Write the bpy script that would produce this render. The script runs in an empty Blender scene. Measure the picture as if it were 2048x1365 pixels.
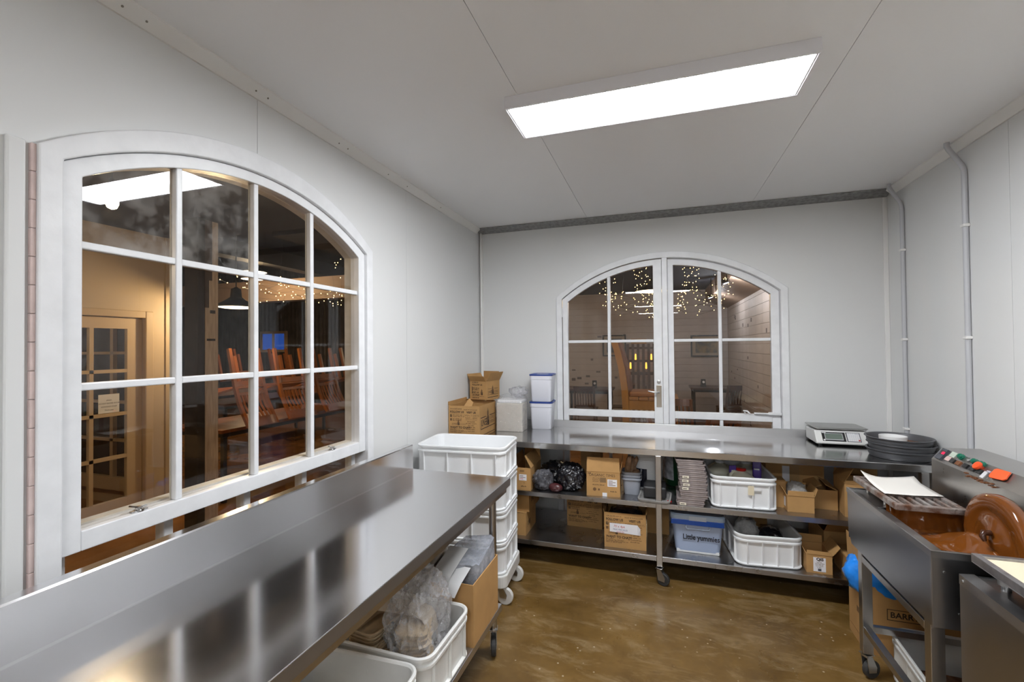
import bpy, bmesh, math, random
from mathutils import Matrix, Vector, noise
R = math.radians
random.seed(7)
sc = bpy.context.scene
COL = sc.collection

# ------------------------------------------------------------ camera, world, exposure
def add_camera():
    yaw, pitch, roll = 0.315472, 0.0142123, -0.0093579
    cy, sy, cp, sp, cr, sr = math.cos(yaw), math.sin(yaw), math.cos(pitch), math.sin(pitch), math.cos(roll), math.sin(roll)
    fwd = Vector((-sy, cy, 0)); right = Vector((cy, sy, 0)); up = Vector((0, 0, 1))
    f2 = fwd * cp + up * sp; u2 = up * cp - fwd * sp
    r3 = right * cr + u2 * sr; u3 = u2 * cr - right * sr
    cd = bpy.data.cameras.new('camera'); cd.sensor_width = 36; cd.lens = 36 * 904.578 / 2048
    cd.clip_start = 0.02; cd.clip_end = 100
    c = bpy.data.objects.new('camera', cd); COL.objects.link(c)
    M = Matrix((r3, u3, -f2)).transposed().to_4x4(); M.translation = (0, 0, 1.6)
    c.matrix_world = M; sc.camera = c
add_camera()
w = bpy.data.worlds.new('night'); sc.world = w; w.use_nodes = True
w.node_tree.nodes['Background'].inputs[0].default_value = (0.10, 0.13, 0.2, 1)
w.node_tree.nodes['Background'].inputs[1].default_value = 0.05
sc.view_settings.view_transform = 'Standard'; sc.view_settings.look = 'None'
sc.view_settings.exposure = 1.18; sc.view_settings.gamma = 1.0
sc.view_settings.use_curve_mapping = False
PANEL_POWER = 26.0
sc.cycles.max_bounces = 6; sc.cycles.diffuse_bounces = 4; sc.cycles.glossy_bounces = 3; sc.cycles.transmission_bounces = 3; sc.cycles.transparent_max_bounces = 14
sc.cycles.caustics_reflective = False; sc.cycles.caustics_refractive = False; sc.cycles.sample_clamp_indirect = 6.0

# ------------------------------------------------------------ materials
MATS = {}
def nodes(m): m.use_nodes = True; return m.node_tree.nodes, m.node_tree.links
def mat(name, col, rough=.5, metal=0., var=0., vscale=6., bump=0., bscale=60., spec=.5, stretch=None, rvar=0., col2=None, coat=0., alpha=1., trans=0., sss=0.):
    if name in MATS: return MATS[name]
    m = bpy.data.materials.new(name); N, L = nodes(m); b = N['Principled BSDF']
    b.inputs['Base Color'].default_value = (*col, 1); b.inputs['Roughness'].default_value = rough
    b.inputs['Metallic'].default_value = metal; b.inputs['Specular IOR Level'].default_value = spec
    b.inputs['Coat Weight'].default_value = coat; b.inputs['Transmission Weight'].default_value = trans
    b.inputs['Alpha'].default_value = alpha
    if sss: b.inputs['Subsurface Weight'].default_value = sss; b.inputs['Subsurface Radius'].default_value = (.02, .02, .02)
    tc = N.new('ShaderNodeTexCoord'); mp = N.new('ShaderNodeMapping'); L.new(tc.outputs['Object'], mp.inputs[0])
    if stretch: mp.inputs['Scale'].default_value = stretch
    if var or rvar or col2:
        n = N.new('ShaderNodeTexNoise'); n.inputs['Scale'].default_value = vscale; n.inputs['Detail'].default_value = 5
        L.new(mp.outputs[0], n.inputs['Vector'])
        if var or col2:
            cr = N.new('ShaderNodeValToRGB'); c2 = col2 or tuple(max(0, c * (1 - var)) for c in col)
            c1 = col if col2 else tuple(min(1, c * (1 + var * .5)) for c in col)
            cr.color_ramp.elements[0].position = .33; cr.color_ramp.elements[1].position = .67
            cr.color_ramp.elements[0].color = (*c2, 1); cr.color_ramp.elements[1].color = (*c1, 1)
            L.new(n.outputs['Fac'], cr.inputs[0]); L.new(cr.outputs[0], b.inputs['Base Color'])
        if rvar:
            mr = N.new('ShaderNodeMapRange'); mr.inputs[1].default_value = .3; mr.inputs[2].default_value = .7
            mr.inputs[3].default_value = max(.02, rough - rvar); mr.inputs[4].default_value = rough + rvar
            L.new(n.outputs['Fac'], mr.inputs[0]); L.new(mr.outputs[0], b.inputs['Roughness'])
    if bump:
        n2 = N.new('ShaderNodeTexNoise'); n2.inputs['Scale'].default_value = bscale; n2.inputs['Detail'].default_value = 4
        L.new(mp.outputs[0], n2.inputs['Vector'])
        bp = N.new('ShaderNodeBump'); bp.inputs['Strength'].default_value = bump; bp.inputs['Distance'].default_value = .01
        L.new(n2.outputs['Fac'], bp.inputs['Height']); L.new(bp.outputs[0], b.inputs['Normal'])
    MATS[name] = m; return m
def emit(name, col, s):
    if name in MATS: return MATS[name]
    m = bpy.data.materials.new(name); N, L = nodes(m); N.remove(N['Principled BSDF'])
    e = N.new('ShaderNodeEmission'); e.inputs[0].default_value = (*col, 1); e.inputs[1].default_value = s
    L.new(e.outputs[0], N['Material Output'].inputs[0]); MATS[name] = m; return m
def film(name, tint=(1, 1, 1), ior=1.5, rough=.0, haze=0., hazecol=(.8, .8, .8), hscale=5., bump=0., bscale=20., smear=0.):
    """thin clear sheet: fresnel mix of see-through and mirror, plus an optional diffuse haze"""
    if name in MATS: return MATS[name]
    m = bpy.data.materials.new(name); N, L = nodes(m); N.remove(N['Principled BSDF'])
    t = N.new('ShaderNodeBsdfTransparent'); t.inputs[0].default_value = (*tint, 1)
    g = N.new('ShaderNodeBsdfGlossy'); g.inputs['Roughness'].default_value = rough
    lw = N.new('ShaderNodeLayerWeight'); lw.inputs[0].default_value = .5
    pw = N.new('ShaderNodeMath'); pw.operation = 'POWER'; pw.inputs[1].default_value = 5; L.new(lw.outputs['Facing'], pw.inputs[0])
    f0 = ((ior - 1) / (ior + 1)) ** 2; f = N.new('ShaderNodeMapRange'); f.inputs[3].default_value = f0; f.inputs[4].default_value = 1.0; L.new(pw.outputs[0], f.inputs[0])
    mx = N.new('ShaderNodeMixShader'); L.new(f.outputs[0], mx.inputs[0]); L.new(t.outputs[0], mx.inputs[1]); L.new(g.outputs[0], mx.inputs[2])
    out = mx.outputs[0]
    tc = N.new('ShaderNodeTexCoord')
    if haze or smear:
        d = N.new('ShaderNodeBsdfDiffuse'); d.inputs[0].default_value = (*hazecol, 1)
        n = N.new('ShaderNodeTexNoise'); n.inputs['Scale'].default_value = hscale; n.inputs['Detail'].default_value = 8; n.inputs['Roughness'].default_value = .65
        L.new(tc.outputs['Object'], n.inputs['Vector'])
        mr = N.new('ShaderNodeMapRange'); mr.inputs[1].default_value = .42; mr.inputs[2].default_value = .75
        mr.inputs[3].default_value = haze; mr.inputs[4].default_value = haze + smear
        L.new(n.outputs['Fac'], mr.inputs[0])
        m2 = N.new('ShaderNodeMixShader'); L.new(mr.outputs[0], m2.inputs[0]); L.new(out, m2.inputs[1]); L.new(d.outputs[0], m2.inputs[2]); out = m2.outputs[0]
    if bump:
        n2 = N.new('ShaderNodeTexNoise'); n2.inputs['Scale'].default_value = bscale; n2.inputs['Detail'].default_value = 3; n2.inputs['Distortion'].default_value = 1.2
        L.new(tc.outputs['Object'], n2.inputs['Vector'])
        bp = N.new('ShaderNodeBump'); bp.inputs['Strength'].default_value = bump; bp.inputs['Distance'].default_value = .03
        L.new(n2.outputs['Fac'], bp.inputs['Height']); L.new(bp.outputs[0], g.inputs['Normal']); L.new(bp.outputs[0], lw.inputs['Normal'])
    L.new(out, N['Material Output'].inputs[0]); MATS[name] = m; return m

wall_p = mat('wall_paint', (.745, .752, .750), .42)
ceil_p = mat('ceiling_paint', (.91, .915, .93), .4)
trim_p = mat('trim_paint', (.84, .835, .82), .35)
win_p = mat('window_paint', (.83, .84, .86), .35, var=.05, vscale=14, bump=.06, bscale=45)
jamb_p = mat('jamb_paint', (.70, .65, .56), .5, var=.12, vscale=18, bump=.1, bscale=60)
brick_p = mat('old_brick', (.68, .54, .51), .8, var=.08, vscale=25, bump=.2)
galv = mat('galvanised_steel', (.30, .30, .30), .6, .3, var=.3, vscale=40)
chrome = mat('chrome', (.7, .7, .7), .12, 1)
steel_brushed = mat('brushed_steel', (.72, .72, .735), .15, 1., rvar=.03, vscale=2.5)
steel_back = mat('polished_steel', (.62, .62, .62), .14, 1., var=.06, vscale=4, rvar=.06, bump=.02, bscale=7)
steel_shelf = mat('shelf_steel', (.46, .46, .47), .30, 1., var=.08, vscale=9, rvar=.06, bump=.02, bscale=60)
steel_leg = mat('tube_steel', (.48, .47, .46), .28, 1., var=.1, vscale=10)
steel_mach = mat('machine_steel', (.42, .42, .43), .30, 1., var=.05, vscale=3)
steel_cons = mat('console_steel', (.50, .49, .48), .34, 1., var=.12, vscale=7, rvar=.08)
zinc = mat('zinc', (.5, .5, .5), .35, 1)
wplast = mat('white_plastic', (.80, .81, .82), .38, var=.05, vscale=4, bump=.02, bscale=20)
wplast_old = mat('worn_white_plastic', (.72, .72, .70), .42, var=.10, vscale=6, bump=.03, bscale=30)
tub_p = mat('tub_plastic', (.80, .81, .88), .3)
blue_lid = mat('blue_lid', (.012, .045, .26), .3)
card = mat('cardboard', (.47, .265, .098), .75, var=.10, vscale=9, bump=.02, bscale=40)
card_in = mat('cardboard_inside', (.40, .22, .075), .8, var=.12, vscale=9)
ink = mat('print_ink', (.035, .02, .012), .7)
ink2 = mat('faint_ink', (.16, .085, .035), .7)
tape = mat('parcel_tape', (.42, .26, .12), .15)
paper = mat('paper', (.80, .80, .80), .6)
paper_c = mat('cream_paper', (.80, .70, .52), .55, var=.05, vscale=4)
blackp = mat('black_plastic', (.012, .012, .013), .35)
rubber = mat('rubber', (.03, .03, .03), .6)
greyp = mat('grey_plastic', (.33, .35, .40), .35)
choc = mat('chocolate', (.155, .046, .007), .13, var=.15, vscale=9, bump=.15, bscale=16, coat=.3)
choc_m = mat('chocolate_smears', (.20, .075, .028), .5, var=.5, vscale=35, bump=.5, bscale=70)
glass = film('window_glass', (.97, .97, .97), 1.5)
glass_d = film('dusty_glass', (.95, .95, .95), 1.5, 0., .02, (.6, .58, .55), 9, smear=.30)
clearbag = film('clear_bag', (.93, .93, .95), 1.5, .12, .10, (.75, .75, .78), 14, bump=1.0, bscale=24, smear=.35)
blackbag = mat('black_sack', (.012, .012, .016), .22, bump=1.0, bscale=16, coat=.5)
led = emit('led_diffuser', (.945, .97, 1.0), PANEL_POWER)

# ------------------------------------------------------------ geometry helpers
class MB:
    def __init__(s): s.bm = bmesh.new()
    def face(s, pts):
        try: return s.bm.faces.new([s.bm.verts.new(p) for p in pts])
        except ValueError: return None
    def box(s, x0, x1, y0, y1, z0, z1, M=None):
        c = [(x, y, z) for z in (z0, z1) for y in (y0, y1) for x in (x0, x1)]
        if M is not None: c = [M @ Vector(p) for p in c]
        v = [s.bm.verts.new(p) for p in c]
        for f in ((0, 2, 3, 1), (4, 5, 7, 6), (0, 1, 5, 4), (2, 6, 7, 3), (0, 4, 6, 2), (1, 3, 7, 5)): s.bm.faces.new([v[i] for i in f])
        return s
    def bar(s, p0, p1, wdt, hgt, up=(0, 0, 1)):
        p0, p1 = Vector(p0), Vector(p1); d = (p1 - p0); l = d.length; d.normalize()
        sx = d.cross(Vector(up)); 
        if sx.length < 1e-5: sx = Vector((1, 0, 0))
        sx.normalize(); u = sx.cross(d)
        M = Matrix((sx, d, u)).transposed().to_4x4(); M.translation = p0
        return s.box(-wdt / 2, wdt / 2, 0, l, -hgt / 2, hgt / 2, M)
    def tube(s, pts, r, n=10, cap=True):
        pts = [Vector(p) for p in pts]; rs = r if isinstance(r, (list, tuple)) else [r] * len(pts); rings = []
        prev = None
        for i, p in enumerate(pts):
            d = (pts[min(i + 1, len(pts) - 1)] - pts[max(i - 1, 0)]).normalized()
            a = prev - d * prev.dot(d) if prev is not None else d.orthogonal()
            a.normalize(); prev = a; b = d.cross(a)
            rings.append([s.bm.verts.new(p + (a * math.cos(t) + b * math.sin(t)) * rs[i]) for t in [2 * math.pi * k / n for k in range(n)]])
        for A, B in zip(rings, rings[1:]):
            for k in range(n): s.bm.faces.new((A[k], A[(k + 1) % n], B[(k + 1) % n], B[k]))
        if cap: s.bm.faces.new(rings[0][::-1]); s.bm.faces.new(rings[-1])
        return s
    def lathe(s, prof, n=28, c=(0, 0, 0), M=None, cap0=True, cap1=True):
        rings = []
        for r, z in prof:
            ring = []
            for k in range(n):
                a = 2 * math.pi * k / n; p = Vector((c[0] + r * math.cos(a), c[1] + r * math.sin(a), c[2] + z))
                if M is not None: p = M @ p
                ring.append(s.bm.verts.new(p))
            rings.append(ring)
        for A, B in zip(rings, rings[1:]):
            for k in range(n): s.bm.faces.new((A[k], A[(k + 1) % n], B[(k + 1) % n], B[k]))
        if cap0: s.bm.faces.new(rings[0][::-1])
        if cap1: s.bm.faces.new(rings[-1])
        return s
    def loft(s, rings, cap0=True, cap1=True, closed=True):
        V = [[s.bm.verts.new(p) for p in r] for r in rings]; n = len(V[0])
        for A, B in zip(V, V[1:]):
            for k in range(n if closed else n - 1): s.bm.faces.new((A[k], A[(k + 1) % n], B[(k + 1) % n], B[k]))
        if cap0: s.bm.faces.new(V[0][::-1])
        if cap1: s.bm.faces.new(V[-1])
        return s
    def prism(s, poly, axis, a0, a1):
        """extrude a 2D polygon along 'x','y' or 'z'"""
        def P(p, a): return {'x': (a, p[0], p[1]), 'y': (p[0], a, p[1]), 'z': (p[0], p[1], a)}[axis]
        A = [s.bm.verts.new(P(p, a0)) for p in poly]; B = [s.bm.verts.new(P(p, a1)) for p in poly]; n = len(poly)
        s.bm.faces.new(A); s.bm.faces.new(B[::-1])
        for k in range(n): s.bm.faces.new((A[k], B[k], B[(k + 1) % n], A[(k + 1) % n]))
        return s
    def band(s, outer, inner, y0, y1):
        """frame between two open polylines (x,z) with the same count, from depth y0 to y1"""
        n = len(outer)
        def V(p, y): return s.bm.verts.new((p[0], y, p[1]))
        o0 = [V(p, y0) for p in outer]; i0 = [V(p, y0) for p in inner]; o1 = [V(p, y1) for p in outer]; i1 = [V(p, y1) for p in inner]
        for k in range(n - 1):
            s.bm.faces.new((o0[k], o0[k + 1], i0[k + 1], i0[k])); s.bm.faces.new((o1[k], i1[k], i1[k + 1], o1[k + 1]))
            s.bm.faces.new((i0[k], i0[k + 1], i1[k + 1], i1[k])); s.bm.faces.new((o0[k], o1[k], o1[k + 1], o0[k + 1]))
        for k in (0, n - 1): s.bm.faces.new((o0[k], i0[k], i1[k], o1[k]))
        return s
    def mesh(s, name, smooth=None):
        bmesh.ops.recalc_face_normals(s.bm, faces=s.bm.faces[:])
        me = bpy.data.meshes.new(name); s.bm.to_mesh(me); s.bm.free()
        if smooth:
            me.polygons.foreach_set('use_smooth', [True] * len(me.polygons)); me.set_sharp_from_angle(angle=R(smooth))
        return me
    def out(s, name, m, parent=None, loc=None, rot=None, smooth=None, bevel=0, seg=2):
        return put(name, s.mesh(name, smooth), m, parent, loc, rot, bevel, seg)
def put(name, me, m, parent=None, loc=None, rot=None, bevel=0, seg=2):
    if m is not None and not me.materials: me.materials.append(m)
    o = bpy.data.objects.new(name, me); COL.objects.link(o)
    if parent: o.parent = parent
    if loc: o.location = loc
    if rot: o.rotation_euler = rot
    if bevel:
        b = o.modifiers.new('bevel', 'BEVEL'); b.width = bevel; b.segments = seg; b.limit_method = 'ANGLE'; b.angle_limit = R(40)
    return o
def tag(o, label, cat, group=None):
    o['label'] = label; o['category'] = cat
    if group: o['group'] = group
    return o
def thing(name, label, cat, loc=(0, 0, 0), rz=0, group=None):
    o = bpy.data.objects.new(name, None); COL.objects.link(o); o.empty_display_size = .05
    o.location = loc; o.rotation_euler = (0, 0, R(rz)); return tag(o, label, cat, group)
def sroot(name, loc=(0, 0, 0), rz=0):
    o = bpy.data.objects.new(name, None); COL.objects.link(o); o.location = loc; o.rotation_euler = (0, 0, R(rz)); o['kind'] = 'structure'; return o
def struct(o): o['kind'] = 'structure'; return o
def dup(root, loc, rz, label, group=None, rot=None):
    def cp(o, p):
        c = o.copy(); COL.objects.link(c)
        if p is not None: c.parent = p
        for ch in list(o.children): cp(ch, c)
        return c
    c = cp(root, None); c.location = loc; c.rotation_euler = rot if rot else (0, 0, R(rz)); c['label'] = label
    if group: c['group'] = group
    return c
_tc = {}
def text(body, size, m, parent, loc, rot=(R(90), 0, 0), bold=0., align='LEFT', name='printed_text', sx=1., shear=0.):
    k = (body, size, bold, align, shear, m.name)
    if k not in _tc:
        cu = bpy.data.curves.new('t', 'FONT'); cu.body = body; cu.size = size; cu.offset = bold * size; cu.align_x = align; cu.shear = shear; cu.space_line = .95; cu.resolution_u = 2
        o = bpy.data.objects.new('t', cu); COL.objects.link(o); dg = bpy.context.evaluated_depsgraph_get()
        me = bpy.data.meshes.new_from_object(o.evaluated_get(dg)); bpy.data.objects.remove(o); bpy.data.curves.remove(cu); me.name = 'printed_text'; me.materials.clear(); me.materials.append(m); _tc[k] = me
    o = put(name, _tc[k], None, parent, loc, rot); o.scale = (sx, 1, 1); return o
def rrect(w_, d_, r, z, n=5):
    pts = []
    for cx, cy, a0 in ((w_ / 2 - r, d_ / 2 - r, 0), (-w_ / 2 + r, d_ / 2 - r, 90), (-w_ / 2 + r, -d_ / 2 + r, 180), (w_ / 2 - r, -d_ / 2 + r, 270)):
        for k in range(n + 1): a = R(a0 + 90 * k / n); pts.append((cx + r * math.cos(a), cy + r * math.sin(a), z))
    return pts
def arch(a, spring, apex, z0, n=28, c=0.):
    h = apex - spring; Rr = (a * a + h * h) / (2 * h); cz = apex - Rr; pts = [(c - a, z0)]
    t = math.asin(a / Rr)
    for k in range(n + 1): q = -t + 2 * t * k / n; pts.append((c + Rr * math.sin(q), cz + Rr * math.cos(q)))
    return pts + [(c + a, z0)]
def arch_z(x, a, spring, apex):
    h = apex - spring; Rr = (a * a + h * h) / (2 * h); return apex - Rr + math.sqrt(max(0, Rr * Rr - x * x))

# ------------------------------------------------------------ room shell
XL, XR, YB, YF, ZC = -1.60, 1.58, 3.95, -9.0, 2.70
fm = mat('epoxy_floor', (.27, .150, .045), .34, rvar=.1, vscale=3)
def floor_mat():
    N, L = nodes(fm); b = N['Principled BSDF']; tc = N.new('ShaderNodeTexCoord')
    def nz(s, d, st=None, rough=.6, dist=0):
        mp = N.new('ShaderNodeMapping'); L.new(tc.outputs['Object'], mp.inputs[0])
        if st: mp.inputs['Scale'].default_value = st; mp.inputs['Rotation'].default_value = (0, 0, R(40))
        n = N.new('ShaderNodeTexNoise'); n.inputs['Scale'].default_value = s; n.inputs['Detail'].default_value = d; n.inputs['Roughness'].default_value = rough; n.inputs['Distortion'].default_value = dist
        L.new(mp.outputs[0], n.inputs['Vector']); return n.outputs['Fac']
    def ramp(f, p0, c0, p1, c1):
        r = N.new('ShaderNodeValToRGB'); r.color_ramp.elements[0].position = p0; r.color_ramp.elements[1].position = p1
        r.color_ramp.elements[0].color = (*c0, 1); r.color_ramp.elements[1].color = (*c1, 1); L.new(f, r.inputs[0]); return r.outputs[0]
    def mix(fac, a, c):
        m = N.new('ShaderNodeMix'); m.data_type = 'RGBA'; L.new(fac, m.inputs[0]); L.new(a, m.inputs[6])
        if isinstance(c, tuple): m.inputs[7].default_value = (*c, 1)
        else: L.new(c, m.inputs[7])
        return m.outputs[2]
    base = ramp(nz(2.6, 4, None, .7), .3, (.105, .056, .013), .7, (.195, .112, .032))
    scuff = ramp(nz(3.0, 5, (1, 3, 1), .75, .8), .50, (0, 0, 0), .74, (.75, .75, .75))
    c = mix(scuff, base, (.33, .24, .13))
    dark = ramp(nz(9, 3, None, .7), .60, (0, 0, 0), .75, (.5, .5, .5)); c = mix(dark, c, (.07, .034, .010))
    vo = N.new('ShaderNodeTexVoronoi'); vo.inputs['Scale'].default_value = 17; L.new(tc.outputs['Object'], vo.inputs['Vector'])
    speck = ramp(vo.outputs['Distance'], .06, (1, 1, 1), .10, (0, 0, 0)); msk = ramp(nz(5, 1), .46, (0, 0, 0), .52, (1, 1, 1))
    mm = N.new('ShaderNodeMix'); mm.data_type = 'RGBA'; mm.blend_type = 'MULTIPLY'; mm.inputs[0].default_value = 1; L.new(speck, mm.inputs[6]); L.new(msk, mm.inputs[7]); c = mix(mm.outputs[2], c, (.45, .37, .26))
    L.new(c, b.inputs['Base Color'])
floor_mat()
struct(MB().box(XL - .1, XR + .1, YF - .1, YB + .1, -.06, 0).out('floor', fm))

# ceiling: sandwich panels with joints, 1.25 m wide
ceil = sroot('ceiling')
MB().box(XL - .1, XR + .1, YF - .1, YB + .1, ZC + .06, ZC + .12).out('light_leak_backing', galv, ceil)  # unseen slab added above the panels to stop light leaking through the joints
xs = [XL - .1, -.575, .690, XR + .1]
for a, b in zip(xs, xs[1:]):
    for y0, y1 in ((YF - .1, -2.6), (-2.597, YB + .1)):
        MB().box(a + .0012, b - .0012, y0, y1, ZC, ZC + .06).out('ceiling_panel', ceil_p, ceil)

def wall_panel(u0, u1, z0, z1, t, hole, parent, name, m):
    """panel in local x(u) / z, front at y=0, thickness t; hole = (centre, half width, spring, apex, bottom)"""
    mb = MB(); bm = mb.bm; us = [u0, u1]
    if hole:
        hc, a, sp, ap, hb = hole
        us += [x for x in (hc - a, hc + a) if u0 < x < u1]
        us += [hc - a + 2 * a * k / 44 for k in range(1, 44) if u0 < hc - a + 2 * a * k / 44 < u1]
    us = sorted(set(us)); cache = {}
    def V(x, z):
        k = (round(x, 5), round(z, 5))
        if k not in cache: cache[k] = bm.verts.new((x, 0, z))
        return cache[k]
    for p, q in zip(us, us[1:]):
        mid = (p + q) / 2
        if hole and abs(mid - hc) < a:
            zp, zq = arch_z(p - hc, a, sp, ap), arch_z(q - hc, a, sp, ap)
            bm.faces.new((V(p, zp), V(q, zq), V(q, z1), V(p, z1)))
            if hb > z0: bm.faces.new((V(p, z0), V(q, z0), V(q, hb), V(p, hb)))
        else: bm.faces.new((V(p, z0), V(q, z0), V(q, z1), V(p, z1)))
    r = bmesh.ops.extrude_face_region(bm, geom=bm.faces[:])
    bmesh.ops.translate(bm, vec=(0, t, 0), verts=[e for e in r['geom'] if isinstance(e, bmesh.types.BMVert)])
    return mb.out(name, m, parent)
W1C, W2C = 1.50, .035
H1 = (W1C, .742, 2.160, 2.415, .10); H2 = (W2C, .900, 2.035, 2.378, .10)
wl = sroot('wall_left', (XL, 0, 0), 90)
seams = [-9.1, -7.0, -5.8, -4.6, -3.3, -2.13, -.93, .27, 1.470, 2.645, YB + .10]
for a, b in zip(seams, seams[1:]):
    wall_panel(a + .001, b - .001, 0, ZC + .05, .10, H1 if b > .7 and a < 2.3 else None, wl, 'wall_panel', wall_p)
wb = sroot('wall_back', (0, YB, 0)); wall_panel(XL, XR, 0, ZC + .05, .10, H2, wb, 'wall_panel', wall_p)
wr = sroot('wall_right', (XR, 0, 0), -90)
for a, b in zip([-YB - .1, -2.75, -1.55, -.35, .85, 2.05, 4.5, 9.1], [-2.75, -1.55, -.35, .85, 2.05, 4.5, 9.1]):
    wall_panel(a + .001, b - .001, 0, ZC + .05, .10, None, wr, 'wall_panel', wall_p)
struct(MB().box(XL - .1, XR + .1, YF - .1, YF, 0, ZC + .05).out('wall_front', wall_p))
# trims: cornices, corner covers, dark channel over the back wall, cover strip and bare brick reveal beside window 1
struct(MB().prism([(XL, ZC), (XL, ZC - .045), (XL + .008, ZC - .045), (XL + .045, ZC - .008), (XL + .045, ZC)], 'y', YF, YB - .09).out('trim_2', trim_p))
struct(MB().prism([(XR, ZC), (XR, ZC - .045), (XR - .008, ZC - .045), (XR - .045, ZC - .008), (XR - .045, ZC)], 'y', YF, YB - .09).out('trim_3', trim_p))
struct(MB().prism([(YB - .11, ZC - .002), (YB - .11, ZC - .008), (YB - .002, ZC - .034), (YB, ZC - .002)], 'x', XL + .004, XR - .004).out('trim_4', galv))
struct(MB().box(XL, XL + .035, YB - .012, YB, 0, ZC - .035).out('trim_5', trim_p, bevel=.003))
struct(MB().tube([(XL + .022, YB - .026, 0.95), (XL + .022, YB - .026, ZC - .03)], .010).out('trim_6', trim_p, smooth=40))
struct(MB().box(XR - .03, XR, YB - .010, YB, 0, ZC - .035).out('trim_7', trim_p, bevel=.003))
struct(MB().box(XL, XL + .012, .695, .735, 0, 2.165).out('trim_8', wall_p, bevel=.008, seg=3))
sc_m = mat('screw_head', (.25, .23, .2), .5, .5)
cor = [o for o in bpy.data.objects if o.name == 'trim_2'][0]
for y in (.95, 1.02, 1.44, 1.50, 1.95, 2.02, 2.40, 2.62, 3.1):
    MB().lathe([(.004, 0), (.003, .002)], 8, M=Matrix.Translation((XL + .026, y, ZC - .027)) @ Matrix.Rotation(R(135), 4, 'Y')).out('screw', sc_m, cor)
tb = sroot('trim_9')
for k in range(28):
    z = .02 + k * .0765
    MB().box(XL - .02, XL + .012, .744, .7555, z, z + .0755).out('brick', brick_p, tb, bevel=.002)


# ------------------------------------------------------------ windows
def window_left():
    o = sroot('window_1', (XL, W1C, 0), 90); Z0 = .12; n = 28
    MB().band(arch(.7445, 2.163, 2.418, Z0), arch(.690, 2.138, 2.340, Z0), -.022, .11).out('window_frame', win_p, o, bevel=.004)
    sash = put('sash', MB().band(arch(.689, 2.137, 2.339, 1.022), arch(.6375, 2.110, 2.297, 1.022), -.004, .052).mesh('sash'), win_p, o, bevel=.003)
    MB().box(-.6375, .6375, -.004, .052, 1.022, 1.080).out('rail', win_p, sash, bevel=.003)
    vx = [-.352, -.032, .289]; hz = [1.913, 1.496]; a, sp, ap = .6375, 2.110, 2.297
    for x in vx: MB().box(x - .0115, x + .0115, .004, .030, 1.08, arch_z(x, a, sp, ap) + .004).out('glazing_bar', win_p, sash, bevel=.004)
    xe = [-a] + vx + [a]; ze = [1.08, 1.496, 1.913]
    for z in hz:
        for p, q in zip(xe, xe[1:]):
            MB().box(p + .011 if p > -a else p, q - .011 if q < a else q, .006, .030, z - .0115, z + .0115).out('glazing_bar', win_p, sash, bevel=.004)
    for i, (p, q) in enumerate(zip(xe, xe[1:])):
        p += .010; q -= .010
        for j in range(3):
            z0 = ze[j] + (.010 if j else .0); gm = glass_d if (j == 2 and i < 1) or (j == 2 and i == 1) else glass
            poly = [(p, z0), (q, z0)]
            if j < 2: poly += [(q, ze[j + 1] - .010), (p, ze[j + 1] - .010)]
            else: poly += [(p + (q - p) * k / 8, arch_z(p + (q - p) * k / 8, a, sp, ap) + .002) for k in range(8, -1, -1)]
            MB().prism(poly, 'y', .0215, .0245).out('pane', gm, sash)
    # inner putty-coloured outer lining of the bars, seen obliquely through the glass
    for x in vx: MB().box(x - .0115, x + .0115, .0302, .036, 1.08, arch_z(x, a, sp, ap)).out('putty_bar', jamb_p, o)
    MB().band(arch(.689, 2.137, 2.339, 1.03), arch(.640, 2.112, 2.299, 1.03), .0525, .095).out('outer_lining', jamb_p, o)
    MB().box(-.64, .64, .0525, .095, 1.03, 1.085).out('outer_sill', jamb_p, o)
    # fixed lights under the sash
    for x in vx + [-.66, .66]: MB().box(x - .016, x + .016, .055, .10, Z0, 1.03).out('lower_bar', win_p, o, bevel=.003)
    for p, q in zip([-.68] + vx, vx + [.68]): MB().box(p + .012, q - .012, .075, .078, Z0, 1.03).out('pane', glass, o)
    MB().box(-.69, .69, .055, .10, .10, .18).out('lower_rail', win_p, o)
    for x in (-.475, .435):
        f = MB().lathe([(.016, 0), (.016, .004), (.010, .006), (.010, .012), (.006, .016)], 14).out('latch', chrome, o, (x, .014, 1.0805), smooth=40)
        MB().bar((0, 0, .012), (-.028, -.004, .024), .010, .005).out('lever', chrome, f); MB().box(-.024, .024, -.006, .006, 0, .005).out('base_plate', zinc, f)
        MB().tube([(.0, .006, .008), (.03, .010, .008)], .003, 8).out('pin', zinc, f)
window_left()
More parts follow.
